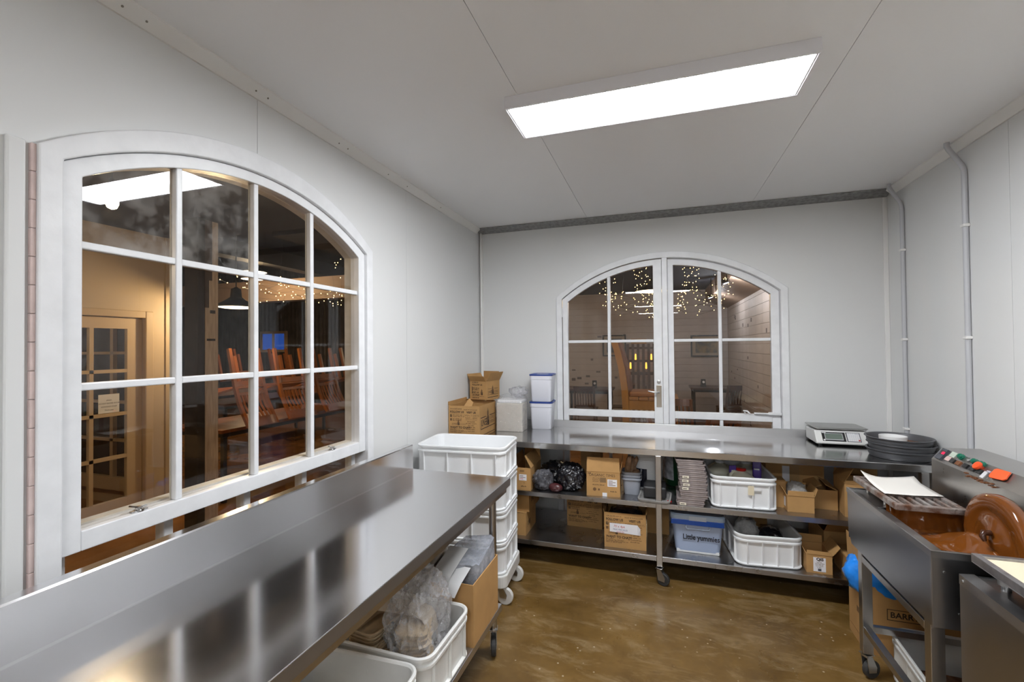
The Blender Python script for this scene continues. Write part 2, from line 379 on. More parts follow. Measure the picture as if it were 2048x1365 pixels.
def window_back():
    o = sroot('window_2', (W2C, YB, 0), 0); Z0 = .12
    MB().band(arch(.903, 2.038, 2.381, Z0), arch(.853, 2.022, 2.330, Z0), -.020, .11).out('window_frame', win_p, o, bevel=.004)
    MB().box(-.012, .030, -.016, .10, Z0, 2.345).out('mullion', win_p, o, bevel=.003)
    a, sp, ap = .800, 1.995, 2.275
    def sash(nm, x0, x1, y0, gx0, gx1, muntin, outer):
        # arched top rail and stiles between the outer outline and the glass line
        s = MB(); nn = 20
        xs_o = [x0 + (x1 - x0) * k / nn for k in range(nn + 1)]; xs_g = [gx0 + (gx1 - gx0) * k / nn for k in range(nn + 1)]
        oz = lambda x: min(arch_z(x, *outer), 3); gz = lambda x: arch_z(x, a, sp, ap)
        po = [(x0, Z0)] + [(x, oz(x)) for x in xs_o] + [(x1, Z0)]; pi = [(gx0, Z0)] + [(x, gz(x)) for x in xs_g] + [(gx1, Z0)]
        s.band(po, pi, y0, y0 + .045); so = s.out(nm, win_p, o, bevel=.003)
        MB().box(gx0, gx1, y0, y0 + .045, 1.000, 1.056).out('rail', win_p, so, bevel=.003)
        MB().box(gx0, gx1, y0, y0 + .045, Z0, Z0 + .1).out('rail', win_p, so)
        MB().box(muntin - .013, muntin + .013, y0 + .006, y0 + .04, 1.056, gz(muntin) + .004).out('glazing_bar', win_p, so, bevel=.004)
        MB().box(muntin - .013, muntin + .013, y0 + .006, y0 + .04, Z0 + .1, 1.0).out('glazing_bar', win_p, so, bevel=.004)
        for p, q in ((gx0, muntin - .0125), (muntin + .0125, gx1)):
            MB().box(p, q, y0 + .008, y0 + .04, 1.633, 1.657).out('glazing_bar', win_p, so, bevel=.004)
            MB().box(p, q, y0 + .030, y0 + .033, 1.05, 1.64).out('pane', glass, so)
            MB().box(p, q, y0 + .030, y0 + .033, Z0 + .08, 1.005).out('pane', glass, so)
            MB().prism([(p, 1.65), (q, 1.65)] + [(p + (q - p) * k / 8, gz(p + (q - p) * k / 8) + .002) for k in range(8, -1, -1)], 'y', y0 + .030, y0 + .033).out('pane', glass, so)
        return so
    out_l = (.848, 2.018, 2.322); out_r = (.852, 2.021, 2.329)
    L_ = sash('door_leaf', -.846, -.014, -.014, -.800, -.082, -.445, out_l)
    R_ = sash('sash', .032, .851, .028, .078, .792, .430, out_r)
    # handle: back plate, lever, key cylinder; hinge
    pl = MB().box(-.020, .020, -.006, 0, -.09, .09).out('handle_plate', mat('aged_nickel', (.35, .31, .26), .35, 1), L_, (-.045, -.0145, 1.185), bevel=.002)
    MB().tube([(0, -.005, .035), (0, -.035, .035), (-.02, -.045, .036), (-.06, -.045, .040), (-.085, -.04, .046)], [.008, .008, .008, .007, .006], 10).out('lever', zinc, pl, smooth=50)
    MB().lathe([(.016, 0), (.016, .006), (.006, .008), (.006, .004)], 18, M=Matrix.Rotation(R(90), 4, 'X')).out('key_cylinder', zinc, L_, (-.045, -.0145, 1.305), smooth=40)
    for z in (1.90, .8): MB().tube([(0, 0, -.04), (0, 0, .04)], .007, 8).out('hinge', win_p, L_, (-.850, -.022, z), smooth=40)
    st = MB().tube([(.0, -.012, .0), (.16, -.012, -.002)], .007, 8).out('stay_bar', win_p, R_, (.66, .022, 1.066), smooth=40)
    MB().box(.10, .19, -.022, 0, -.010, .012).out('stay_bracket', win_p, st, bevel=.004)
    MB().tube([(0, 0, 0), (-.012, -.01, .022), (.012, -.012, .02), (.03, -.01, .0)], .007, 8).out('catch', win_p, R_, (.60, .022, 1.062), smooth=40)
window_back()

# ------------------------------------------------------------ LED panels
def led_panel(y, label):
    t = thing('ceiling_light', label, 'ceiling light', (-.035, y, ZC), 0, 'surface mounted light panels')
    s = MB(); s.box(-.60, .60, -.1500, -.1425, -.055, 0); s.box(-.60, .60, .1425, .1500, -.055, 0); s.box(-.60, -.5925, -.1425, .1425, -.055, 0); s.box(.5925, .60, -.1425, .1425, -.055, 0)
    s.out('housing', mat('light_housing', (.80, .80, .84), .4), t, bevel=.002)
    s = MB(); s.box(-.5925, .5925, -.1425, -.1365, -.053, -.046); s.box(-.5925, .5925, .1365, .1425, -.053, -.046); s.box(-.5925, -.5865, -.1365, .1365, -.053, -.046); s.box(.5865, .5925, -.1365, .1365, -.053, -.046)
    s.out('trim_ring', mat('light_trim', (.7, .7, .72), .3), t)
    MB().box(-.5865, .5865, -.1365, .1365, -.049, -.044).out('diffuser', led, t)
led_panel(2.015, 'bright rectangular white light panel mounted on the ceiling')
for y, lb in ((-1.18, 'light panel behind the camera, first stripe in the far window'), (-4.5, 'light panel behind the camera, second stripe in the far window'), (-7.2, 'light panel behind the camera, lowest stripe in the far window')): led_panel(y, lb)

# ------------------------------------------------------------ casters shared by benches, dolly and machine
def caster(parent, loc, rz=0, r=.037, wheel=rubber, name='caster', H=None):
    c = bpy.data.objects.new(name, None); COL.objects.link(c); c.parent = parent; c.location = loc; c.rotation_euler = (0, 0, R(rz))
    H = H or 2 * r + .035
    s = MB(); s.lathe([(.018, H - .012), (.018, H), (.010, H)], 14)
    for x in (-.0155, .0155): s.prism([(-.006, r - .008), (.036, r - .012), (.040, r + .012), (.014, H - .010), (-.016, H - .010)], 'x', x - .0015, x + .0015)
    s.box(-.016, .016, -.016, .016, H - .014, H - .010); s.box(-.022, .022, -.022, .022, H - .003, H)
    s.out('fork', zinc, c, smooth=40)
    Mx = Matrix.Translation((0, .024, r)) @ Matrix.Rotation(R(90), 4, 'Y')
    MB().lathe([(.006, -.0125), (r - .004, -.0125), (r, -.009), (r, .009), (r - .004, .0125), (.006, .0125)], 22, M=Mx).out('wheel', wheel, c, smooth=40)
    MB().lathe([(.006, -.016), (.006, .016)], 10, M=Mx).out('axle', chrome, c)
    return c

# ------------------------------------------------------------ left stainless bench
bl = thing('work_bench', 'long stainless steel bench with splashback under the left window', 'workbench', (-1.107, 1.10, 0), -.65)
BX0, BX1, BY0, BY1 = -.315, .318, -1.30, 1.225     # local
s = MB(); s.box(BX1 - .003, BX1, BY0, BY1, .858, .8973); s.out('front_lip', mat('darkened_lip_steel', (.36, .36, .37), .42, 1.), bl)  # same bench steel, darkened to stand in for the lip's dark reflection
s = MB(); s.box(BX0 + .036, BX1, BY0, BY1, .8975, .900); s.box(BX0 + .036, BX1 - .003, BY1 - .003, BY1, .858, .8975); s.box(BX0 + .036, BX1 - .003, BY0, BY0 + .003, .858, .8975)
s.out('bench_top', steel_brushed, bl, bevel=.002)
MB().prism([(BX0 + .036, .858), (BX0 + .036, 1.035), (BX0 + .033, 1.040), (BX0 - .004, 1.040), (BX0 - .006, 1.020), (BX0 - .003, 1.020), (BX0 - .001, 1.036), (BX0 + .031, 1.036), (BX0 + .033, .858)], 'y', BY0, BY1).out('splashback', steel_brushed, bl)
MB().box(BX0 + .03, BX1 - .020, BY0 + .02, BY1 - .09, .235, .270).out('undershelf', mat('shelf_edge_steel', (.58, .58, .60), .35, 1.), bl, bevel=.003)
MB().bar((BX0 + .0375, BY0, .9012), (BX0 + .0375, BY1, .9012), .003, .0024).out('weld_seam', mat('weld_bright', (.8, .8, .82), .15, 1.), bl)
for x in (BX0 + .06, BX1 - .058):
    for y in (BY0 + .12, BY1 - .118): 
        MB().tube([(x, y, .155), (x, y, .8575)], .019, 16).out('leg', steel_leg, bl, smooth=40)
        caster(bl, (x, y, 0), 20 if x > 0 else 160, r=.055, H=.155)
MB().box(BX1 - .045, BX1 - .005, BY0 + .05, BY1 - .05, .835, .8575).out('stiffener', steel_leg, bl)

# ------------------------------------------------------------ back bench with two shelves
bb = thing('shelf_bench', 'stainless steel bench with two open shelves along the back wall', 'workbench', (0, 3.56, 0))
X0, X1, Y0, Y1 = -1.545, 1.50, -.345, .375
s = MB(); s.box(X0, X1, Y0, Y1 - .03, .8975, .900); s.box(X0, X1, Y0, Y0 + .003, .858, .8975); s.box(X0, X0 + .003, Y0 + .003, Y1 - .03, .858, .8975); s.box(X1 - .003, X1, Y0 + .003, Y1 - .03, .858, .8975)
s.out('bench_top', steel_back, bb, bevel=.002)
MB().prism([(Y1 - .03, .86), (Y1 - .03, .957), (Y1 - .028, .960), (Y1, .960), (Y1, .957), (Y1 - .026, .957), (Y1 - .026, .86)], 'x', X0, 1.075).out('upstand', mat('satin_upstand', (.55, .55, .56), .34, 1.), bb)
for z in (.537, .180):
    s = MB(); s.box(X0 + .02, X1 - .02, Y0 + .012, Y1 - .05, z - .003, z); s.box(X0 + .02, X1 - .02, Y0 + .012, Y0 + .015, z - .035, z - .003); s.box(X0 + .02, X1 - .02, Y1 - .053, Y1 - .05, z - .035, z - .003)
    s.out('shelf', steel_shelf, bb, bevel=.0015)
for x in (X0 + .05, -.020, X1 - .06):
    for y in (Y0 - .004, Y1 - .075):
        MB().box(x - .019, x + .019, y, y + .038, .112, .8975 if y > 0 else .857).out('leg', steel_leg, bb, bevel=.003)
        caster(bb, (x, y + .019 if y > 0 else y - .02 + .019, 0), 250 if y < 0 else 0, r=.041, H=.1125)
MB().box(X0 + .07, X1 - .08, Y0 + .004, Y0 + .012, .545 - .008, .546 - .008).out('shelf_lip', steel_leg, bb)

# ------------------------------------------------------------ cardboard cartons
def carton(name, label, w_, d_, h_, loc, rz=0, flaps=None, closed=False, group=None, m=None, lid_tape=False, t=.004, flen=None):
    m = m or card
    r = thing(name, label, 'cardboard box', loc, rz, group)
    s = MB(); s.box(-w_ / 2, w_ / 2, -d_ / 2, d_ / 2, 0, t)
    s.box(-w_ / 2, w_ / 2, -d_ / 2, -d_ / 2 + t, t, h_); s.box(-w_ / 2, w_ / 2, d_ / 2 - t, d_ / 2, t, h_)
    s.box(-w_ / 2, -w_ / 2 + t, -d_ / 2 + t, d_ / 2 - t, t, h_); s.box(w_ / 2 - t, w_ / 2, -d_ / 2 + t, d_ / 2 - t, t, h_)
    s.out('body', m, r)
    if closed: flaps = {'left': 1, 'right': 1, 'front': 0, 'back': 0}
    for side, a in (flaps or {}).items():
        L_ = (flen or {}).get(side, (d_ / 2 - .002) if side in ('front', 'back') else min(w_ / 2 - .002, d_ / 2))
        W_ = w_ if side in ('front', 'back') else d_
        dz = .0045 if closed and side in ('front', 'back') else .0005
        fl = MB().prism([(-W_ / 2 + .001, 0), (W_ / 2 - .001, 0), (W_ / 2 - .004, L_), (-W_ / 2 + .004, L_)], 'z', 0, .003)
        o = bpy.data.objects.new('flap', fl.mesh('flap')); COL.objects.link(o); o.data.materials.append(m); o.parent = r
        # hinge frames: local y points inward when closed
        rot = {'front': 0, 'right': 90, 'back': 180, 'left': 270}[side]
        pos = {'front': (0, -d_ / 2, h_ + dz), 'back': (0, d_ / 2, h_ + dz), 'left': (-w_ / 2, 0, h_ + dz), 'right': (w_ / 2, 0, h_ + dz)}[side]
        o.matrix_local = Matrix.Translation(pos) @ Matrix.Rotation(R(rot), 4, 'Z') @ Matrix.Rotation(R(a), 4, 'X')
    if lid_tape: MB().box(-w_ / 2 - .0008, w_ / 2 + .0008, -.024, .024, h_ + .008, h_ + .0085).out('tape', tape, r)
    return r
def F(r, body, size, x, z, d_, m=ink, bold=0, align='LEFT', sx=1.): return text(body, size, m, r, (x, -d_ / 2 - .0006, z), (R(90), 0, 0), bold, align, sx=sx)
def S(r, body, size, y, z, w_, m=ink, bold=0, align='LEFT', sx=1.): return text(body, size, m, r, (w_ / 2 + .0006, y, z), (R(90), 0, R(90)), bold, align, sx=sx)
def mark(r, x, z, w_, h_, d_, m=ink): return MB().box(x, x + w_, -d_ / 2 - .0006, -d_ / 2 - .0001, z, z + h_).out('printed_mark', m, r)
def smark(r, y, z, l_, h_, w_, m=ink): return MB().box(w_ / 2 + .0001, w_ / 2 + .0006, y, y + l_, z, z + h_).out('printed_mark', m, r)
def small_print(r, x, z, length, h_, d_, m=None, centre=False, seed=0):
    """a line of print too small to read: word-shaped dashes on the front face"""
    rn = random.Random(int(x * 9999) + int(z * 7777) + seed); s = MB(); x0 = x - length / 2 if centre else x; p = x0
    while p < x0 + length - h_ * .8:
        l_ = min(h_ * (1.2 + 3.0 * rn.random()), x0 + length - p); q = p
        while q < p + l_ - h_ * .2: s.box(q, q + h_ * .42, -d_ / 2 - .0006, -d_ / 2 - .0001, z + (0 if rn.random() > .3 else h_ * .12), z + h_ * (.62 if rn.random() > .35 else .95)); q += h_ * .62
        p += l_ + h_ * .5
    return s.out('small_print', m or ink2, r)
def tower(r, M, k=1.):
    s = MB(); pts = [(-.030, 0), (.030, 0), (.030, .075), (.018, .080), (.018, .118), (.010, .124), (0, .150), (-.010, .124), (-.018, .118), (-.018, .080), (-.030, .075)]
    s.prism([(a * k, b * k) for a, b in pts], 'y', -.0006, -.0001); o = s.out('printed_mark', ink2, r); o.matrix_local = M
    s = MB()
    for x in (-.016, .012):
        for z in (.02, .05): s.box(x * k, (x + .008) * k, -.0009, -.0006, z * k, (z + .018) * k)
    s.box(.002 * k, .028 * k, -.0009, -.0006, .0, .045 * k); o2 = s.out('printed_mark', ink, r); o2.matrix_local = M
def junee_front(r, w_, d_, h_, k=1.):
    x = -w_ / 2 + .012 * k; x2 = w_ * .235; f = lambda z: h_ * z
    small_print(r, x + .004, f(.885), w_ * .36, .009 * k, d_); small_print(r, .0, f(.872), w_ * .42, .008 * k, d_)
    F(r, 'FOLLOW US', .0225 * k, x, f(.775), d_, ink, .035, sx=.95); mark(r, x, f(.753), w_ * .40, .0012, d_, ink2)
    F(r, 'VISIT US', .0215 * k, x2, f(.770), d_, ink, .04, 'CENTER'); F(r, 'OPEN 7 DAYS', .0215 * k, x2, f(.670), d_, ink2, .0, 'CENTER'); F(r, '9AM - 4PM', .0215 * k, x2, f(.590), d_, ink2, .0, 'CENTER')
    mark(r, x2 - .048 * k, f(.560), .096 * k, .0022, d_, ink2)
    mark(r, x, f(.640), .017 * k, .020 * k, d_); F(r, 'f', .020 * k, x + .006 * k, f(.655), d_ + .001, card, .03)
    mark(r, x, f(.520), .017 * k, .019 * k, d_, ink2)
    for j, z in enumerate((.690, .645, .565, .520)): small_print(r, x + .025 * k, f(z), w_ * (.30, .36, .28, .28)[j], .0095 * k, d_)
    F(r, 'JUNEE', .017 * k, x + .018 * k, f(.400), d_, ink2, .02); F(r, 'LICORICE', .012 * k, x + .086 * k, f(.405), d_, ink2)
    tower(r, Matrix.Translation((x + .072 * k, -d_ / 2, f(.385))), .30 * k)
    F(r, 'WANT TO CHAT?', .0235 * k, x, f(.280), d_, ink, .03, sx=.92)
    for j, z in enumerate((.240, .205, .170, .140)): small_print(r, x, f(z), w_ * (.20, .44, .55, .40)[j], .008 * k, d_)
    for j, z in enumerate((.49, .43, .37, .31, .25, .19)): small_print(r, x2, f(z), w_ * (.24, .34, .20, .26, .32, .22)[j], .0085 * k, d_, centre=True)
def junee_side(r, w_, d_, h_, k=1.):
    l0 = -d_ / 2 + .025; L_ = d_ - .05
    for z, hh in ((.60, .006), (.24, .006)): 
        smark(r, l0, h_ * z, L_ * .36, hh * k, w_); smark(r, l0 + L_ * .62, h_ * z, L_ * .38, hh * k, w_)
    smark(r, l0 + L_ * .36, h_ * .24, L_ * .26, .006 * k, w_)
    S(r, 'JUNEE', .075 * k, l0 + .002, h_ * .34, w_, ink, .01, sx=.62)
    S(r, 'LICORICE', .036 * k, l0 + L_ * .63, h_ * .47, w_, ink2, .01, sx=.60); S(r, 'CHOCOLATE', .036 * k, l0 + L_ * .63, h_ * .33, w_, ink2, .01, sx=.50)
    tower(r, Matrix.Translation((w_ / 2, l0 + L_ * .49, h_ * .30)) @ Matrix.Rotation(R(90), 4, 'Z'), .95 * k)
    smark(r, l0, h_ * .03, L_, .008 * k, w_, ink2)

b = carton('printed_carton', 'open printed brown carton at the wall end of the back bench, lowest of two', .262, .365, .245, (-1.462, 3.432, .900), 0, {'left': 95, 'back': 20}, flen={'left': .03, 'back': .04})
junee_front(b, .262, .365, .245); junee_side(b, .262, .365, .245)
fl = MB().prism([(-.035, 0), (.035, 0), (.018, .085), (-.030, .10)], 'z', 0, .003); o = fl.out('torn_flap', card, b); o.matrix_local = Matrix.Translation((.005, -.155, .205)) @ Matrix.Rotation(R(25), 4, 'Y') @ Matrix.Rotation(R(62), 4, 'X')
MB().bar((-.02, -.02, .215), (-.065, .06, .262), .03, .004).out('torn_flap', card_in, b)
b = carton('printed_carton', 'small open printed carton stacked on the larger one in the corner', .172, .205, .165, (-1.462, 3.700, 1.150), -14, {'left': 118, 'right': 120, 'front': 128, 'back': 88}, flen={'front': .055, 'back': .075, 'left': .065, 'right': .085})
for z, t_, sz, bo in ((.76, 'FOLLOW US', .019, .03), (.36, 'VISIT US', .019, .03)): F(b, t_, sz, -.060, .165 * z, .205, ink, bo)
for z in (.90, .60, .52, .28, .22, .10): small_print(b, -.060, .165 * z, .075, .008, .205, ink)
tower(b, Matrix.Translation((.040, -.1025, .045)), .35); mark(b, .015, .032, .05, .002, .205); mark(b, -.064, .055, .006, .06, .205)
smark(b, -.075, .095, .055, .003, .172); smark(b, .02, .095, .055, .003, .172); smark(b, -.08, .045, .16, .003, .172); smark(b, -.08, .022, .16, .005, .172)
S(b, 'JUNEE', .034, -.075, .058, .172, ink, .01, sx=.6); S(b, 'LICORICE', .03, .018, .058, .172, ink2, .01, sx=.5); tower(b, Matrix.Translation((.086, -.005, .05)) @ Matrix.Rotation(R(90), 4, 'Z'), .5)

# ------------------------------------------------------------ blobs: bags and soft packs
def blob(rx, ry, rz, seed, amp, sub=4, freq=3., flat=0., crease=.0, zmin=0.):
    bm = bmesh.new(); bmesh.ops.create_icosphere(bm, subdivisions=sub, radius=1); off = Vector((seed * 3.1, seed * 1.7, seed * 5.3))
    for v in bm.verts:
        n = v.co.normalized(); d = noise.noise(n * freq + off) * amp + noise.noise(n * freq * 2.7 + off) * amp * .45
        d += crease * (1 - abs(noise.noise(n * freq * 2.1 + off * 2))) ** 4 - crease * .4
        if flat:
            e = 1 - flat; n = Vector((math.copysign(abs(n.x) ** e, n.x), math.copysign(abs(n.y) ** e, n.y), math.copysign(abs(n.z) ** e, n.z)))
        p = n * (1 + d); v.co = (p.x * rx, p.y * ry, max(zmin, p.z * rz + rz))
    return bm
def bag(name, label, cat, loc, dims, m, seed, amp=.12, freq=3., flat=0., crease=.05, rz=0, parent=None, part=None, group=None, sub=4):
    s = MB(); s.bm.free(); s.bm = blob(*dims, seed, amp, sub, freq, flat, crease)
    if parent: return s.out(part, m, parent, loc, (0, 0, R(rz)), smooth=80)
    o = s.out(name, m, None, loc, (0, 0, R(rz)), smooth=80); return tag(o, label, cat, group)
# block of cream wrapped in a clear bag on the back bench
pk = thing('wrapped_block', 'cream block wrapped in clear plastic between the cartons and tubs', 'wrapped pack', (-1.200, 3.655, .900), 2)
s = MB(); s.loft([rrect(.228, .17, .012, z) for z in (0, .235)]); s.out('block', mat('cream_block', (.70, .65, .57), .6, var=.04, vscale=7), pk, bevel=.004)
s = MB(); s.loft([rrect(.218, .165, .02, z) for z in (.2355, .262)]); s.out('paper_layer', mat('white_sheet', (.82, .82, .82), .5), pk, bevel=.006)
s = MB(); rings = []
for k in range(13):
    z = -.0 + .30 * k / 12; g = 0 if z < .26 else (z - .26) * .55
    rg = []
    for i, (x, y, _) in enumerate(rrect(.245 - g * 2, .190 - g * 2, .03, z, 7)):
        q = noise.noise(Vector((x * 22, y * 22, z * 18))) * .006 + (noise.noise(Vector((x * 9, y * 9, z * 7 + 3))) * .010 if z > .2 else 0)
        rg.append((x + q + .008 * (k / 12) ** 2, y + q * .7, z + (noise.noise(Vector((x * 30, y * 30, 9))) * .018 if k == 12 else 0)))
    rings.append(rg)
s.loft(rings, cap0=False, cap1=False); s.out('plastic_wrap', film('wrap_film', (.97, .97, .98), 1.45, .10, .03, (.85, .85, .88), 16, .9, 30, smear=.16), pk, smooth=80)
s = MB(); s.bm.free(); s.bm = blob(.075, .05, .045, 4, .35, 3, 3.5, 0, .2); s.out('bag_neck', clearbag, pk, (.055, .01, .278), smooth=80)

# white tubs with blue lids
def tub(loc, rz, label):
    t = thing('white_tub', label, 'tub', loc, rz, 'white tubs with blue lids')
    prof = [(.163, .163, .020, 0), (.168, .168, .020, .004), (.186, .186, .024, .185), (.186, .186, .024, .187), (.194, .194, .026, .189), (.196, .196, .026, .222), (.190, .190, .024, .222), (.182, .182, .022, .19), (.160, .160, .018, .006)]
    MB().loft([rrect(a, b_, r_, z) for a, b_, r_, z in prof]).out('body', tub_p, t, smooth=35)
    MB().loft([rrect(.200, .200, .028, .2205), rrect(.204, .204, .03, .2225), rrect(.204, .204, .03, .232), rrect(.198, .198, .028, .234), rrect(.186, .186, .024, .234), rrect(.180, .180, .022, .230)], cap0=True).out('lid', blue_lid, t, smooth=35)
    MB().loft([rrect(.10, .07, .012, .2302), rrect(.10, .07, .012, .2306)]).out('lid_sticker', paper, t)
    return t
tub((-.975, 3.832, .900), 3, 'lower of two stacked white tubs with blue rims beside the far window')
tub((-.972, 3.832, 1.135), 2, 'upper white tub with blue lid, stacked on another tub')

# ------------------------------------------------------------ counting scale
sc_ = thing('counting_scale', 'white electronic counting scale with display and keypad on the back bench', 'scale', (1.185, 3.755, .900), 0)
s = MB(); s.prism([(-.105, .014), (-.100, .012), (.13, .012), (.14, .02), (.14, .095), (-.045, .100), (-.052, .098), (-.110, .022)], 'x', -.158, .158); s.out('body', mat('scale_white', (.78, .78, .76), .4), sc_, bevel=.006)
for x in (-.13, .13):
    for y in (-.08, .115): MB().lathe([(.012, 0), (.014, .013)], 12, (x, y, 0)).out('foot', rubber, sc_)
MB().loft([rrect(.30, .215, .012, .108), rrect(.322, .235, .016, .116), rrect(.322, .235, .016, .119), rrect(.30, .215, .012, .121)]).out('pan', mat('scale_pan', (.45, .45, .44), .35, 1), sc_, (0, .045, 0), smooth=35)
MB().box(-.03, .03, .01, .07, .098, .110).out('pan_support', rubber, sc_)
# sloping front: from (y=-.110,z=.022) to (-.052,.098)
ang = math.atan2(.076, .058); fr = Matrix.Translation((0, -.081, .060)) @ Matrix.Rotation(ang, 4, 'X')
def onface(mb, name, m, dz=0., bevel=0): o = mb.out(name, m, sc_, bevel=bevel); o.matrix_local = fr @ Matrix.Translation((0, 0, dz)); return o
onface(MB().box(-.118, .020, -.034, .034, 0, .0022), 'display_bezel', blackp)
onface(MB().box(-.102, .006, -.026, .026, .0022, .0030), 'display_frame', mat('bezel_grey', (.45, .46, .47), .3))
onface(MB().box(-.098, .002, -.019, .022, .0030, .0036), 'display', mat('lcd', (.16, .20, .17), .12))
onface(MB().box(.026, .108, -.034, .036, 0, .0018), 'keypad', mat('keypad_edge', (.06, .06, .07), .4))
onface(MB().box(.031, .104, -.031, .033, .0018, .0022), 'keypad_sheet', mat('keypad_sheet', (.62, .62, .66), .4))
for i in range(6):
    for j in range(5):
        if i > 3 and j > 3: continue
        onface(MB().box(.034 + i * .0117, .043 + i * .0117, -.027 + j * .0122, -.018 + j * .0122, .0022, .0032), 'key', mat('key_red', (.6, .05, .05), .4) if (i, j) == (5, 0) else paper)
onface(MB().lathe([(.006, 0), (.006, .0030)], 14, (-.108, -.026, 0)), 'badge', paper)
onface(MB().box(-.116, -.092, .026, .031, .0022, .0028), 'badge', paper)

# ------------------------------------------------------------ stack of round pans with white ring
pan_m = mat('dark_pan', (.085, .087, .095), .42, .0, var=.15, vscale=8)
names = ['bottom', 'middle', 'top']
for k, (z, dx, dy, tl) in enumerate(((.900, 0, 0, 0), (.9365, .006, .004, 0), (.973, -.004, .003, 0))):
    p = thing('round_pan', f'{names[k]} one of three stacked dark round baking pans at the bench end', 'baking pan', (1.405 + dx, 3.415 + dy, z), 0, 'dark round pans')
    prof = [(.146, 0), (.150, .002), (.153, .012), (.1555, .0125), (.157, .024), (.1595, .0245), (.161, .040), (.161, .0465), (.170, .047), (.1715, .0495), (.170, .0515), (.161, .0515), (.1575, .047), (.152, .008), (.148, .004)]
    MB().lathe(prof, 48).out('body', pan_m, p, smooth=35)
    if k == 2: MB().lathe([(.1475, .0045), (.151, .010), (.149, .012)], 40).out('cocoa_residue', choc_m, p)
ring = thing('paper_ring', 'white shallow ring standing inside the topmost dark pan', 'ring', (1.365, 3.40, .9855), 0)
MB().lathe([(.064, 0), (.068, .0), (.070, .046), (.067, .046), (.062, .004)], 36).out('band', paper, ring, smooth=35)

# ------------------------------------------------------------ stacking crates
def crate(label, w_, d_, h_, loc, rz=0, m=None, group='white stacking crates', ribs=(3, 2), r=.06, nm='stacking_crate', inner=True):
    m = m or wplast
    t = thing(nm, label, 'crate', loc, rz, group); s = MB()
    P = [(.010, 0), (.004, .006), (.004, .012), (.018, .014), (.014, h_ - .046), (.002, h_ - .044), (.002, h_ - .034), (.010, h_ - .031), (.010, h_ - .016), (.0, h_ - .013), (.0, h_ - .003), (.003, h_), (.010, h_), (.016, h_ - .006), (.030, .012), (.045, .008)]
    s.loft([rrect(w_ - 2 * i, d_ - 2 * i, max(.012, r - i), z, 6) for i, z in P])
    def rib(x0, x1, y0, y1): s.box(x0, x1, y0, y1, .013, h_ - .045)
    nx, ny = ribs
    for k in range(nx + 1):
        x = (-w_ / 2 + r) + (w_ - 2 * r) * k / nx
        for sg in (-1, 1): y = sg * d_ / 2; rib(x - .0025, x + .0025, min(y - sg * .004, y - sg * .020), max(y - sg * .004, y - sg * .020))
    for k in range(ny + 1):
        y = (-d_ / 2 + r) + (d_ - 2 * r) * k / ny
        for sg in (-1, 1): x = sg * w_ / 2; rib(min(x - sg * .004, x - sg * .020), max(x - sg * .004, x - sg * .020), y - .0025, y + .0025)
    s.out('body', m, t, smooth=35); return t
# stack on a dolly between the benches
DX, DY, DR = -1.232, 2.815, 4
dl = thing('dolly', 'white plastic dolly on four castors under the crate stack', 'dolly', (DX, DY, 0), DR)
s = MB(); s.loft([rrect(.612, .412, .05, z) for z in (.116, .190)]); s.out('deck', wplast_old, dl, bevel=.006)
for x in (-.235, .262):
    for y in (-.150, .140): caster(dl, (x, y, 0), -94 if x > 0 else 60, r=.0525, wheel=mat('white_wheel', (.70, .70, .68), .4), H=.1158)
ordn = ['lowest', 'second from bottom', 'third from bottom', 'topmost']
for k in range(4):
    crate(f'white plastic crate in the tall stack on the dolly, {ordn[k]}', .600, .400, .1965, (DX, DY, .1905 + k * .197), DR + (0, .6, -.5, .8)[k], wplast)

# ------------------------------------------------------------ things under the left bench, on its shelf (z = .27)
SZ = .270
cn = crate('nearest white crate on the shelf under the left bench', .585, .385, .200, (-1.105, 1.245, SZ), 2, wplast_old)
bx = thing('deli_container', 'clear lidded plastic container inside the nearest crate', 'container', (-.93, 1.27, SZ + .009), 12)
MB().loft([rrect(.12, .10, .02, 0), rrect(.15, .125, .025, .115), rrect(.160, .135, .03, .117), rrect(.160, .135, .03, .123), rrect(.146, .120, .025, .123), rrect(.116, .096, .02, .004)]).out('body', film('clear_tub', (.9, .9, .9), 1.5, .1, .25, (.8, .8, .8), 5), bx, smooth=35)
cf = crate('second white crate under the left bench, holding food trays and a crumpled bag', .585, .385, .200, (-1.095, 1.660, SZ), -1, wplast_old)
pulp = mat('kraft_pulp', (.56, .42, .26), .75, var=.06, vscale=20)
def food_tray(loc, rz, label, w_=.20, d_=.14, h_=.035, group='kraft food trays'):
    t = thing('food_tray', label, 'food tray', loc, rz, group)
    MB().loft([rrect(w_ - .03, d_ - .03, .02, 0), rrect(w_ - .008, d_ - .008, .025, h_ - .004), rrect(w_, d_, .03, h_ - .003), rrect(w_, d_, .03, h_), rrect(w_ - .012, d_ - .012, .025, h_), rrect(w_ - .034, d_ - .034, .02, .003)]).out('shell', pulp, t, smooth=35); return t
oo = ['lowest', 'second', 'third', 'fourth', 'fifth', 'sixth', 'seventh', 'eighth', 'ninth', 'tenth', 'eleventh', 'twelfth']
p0 = food_tray((-1.13, 1.615, SZ + .010), 82, 'lowest kraft tray in the nested stack in the second crate')
for k in range(1, 12): dup(p0, (-1.13 + .002 * (k % 3), 1.615, SZ + .010 + k * .0155), 82, f'{oo[k]} kraft tray from the bottom in the nested stack in the second crate')
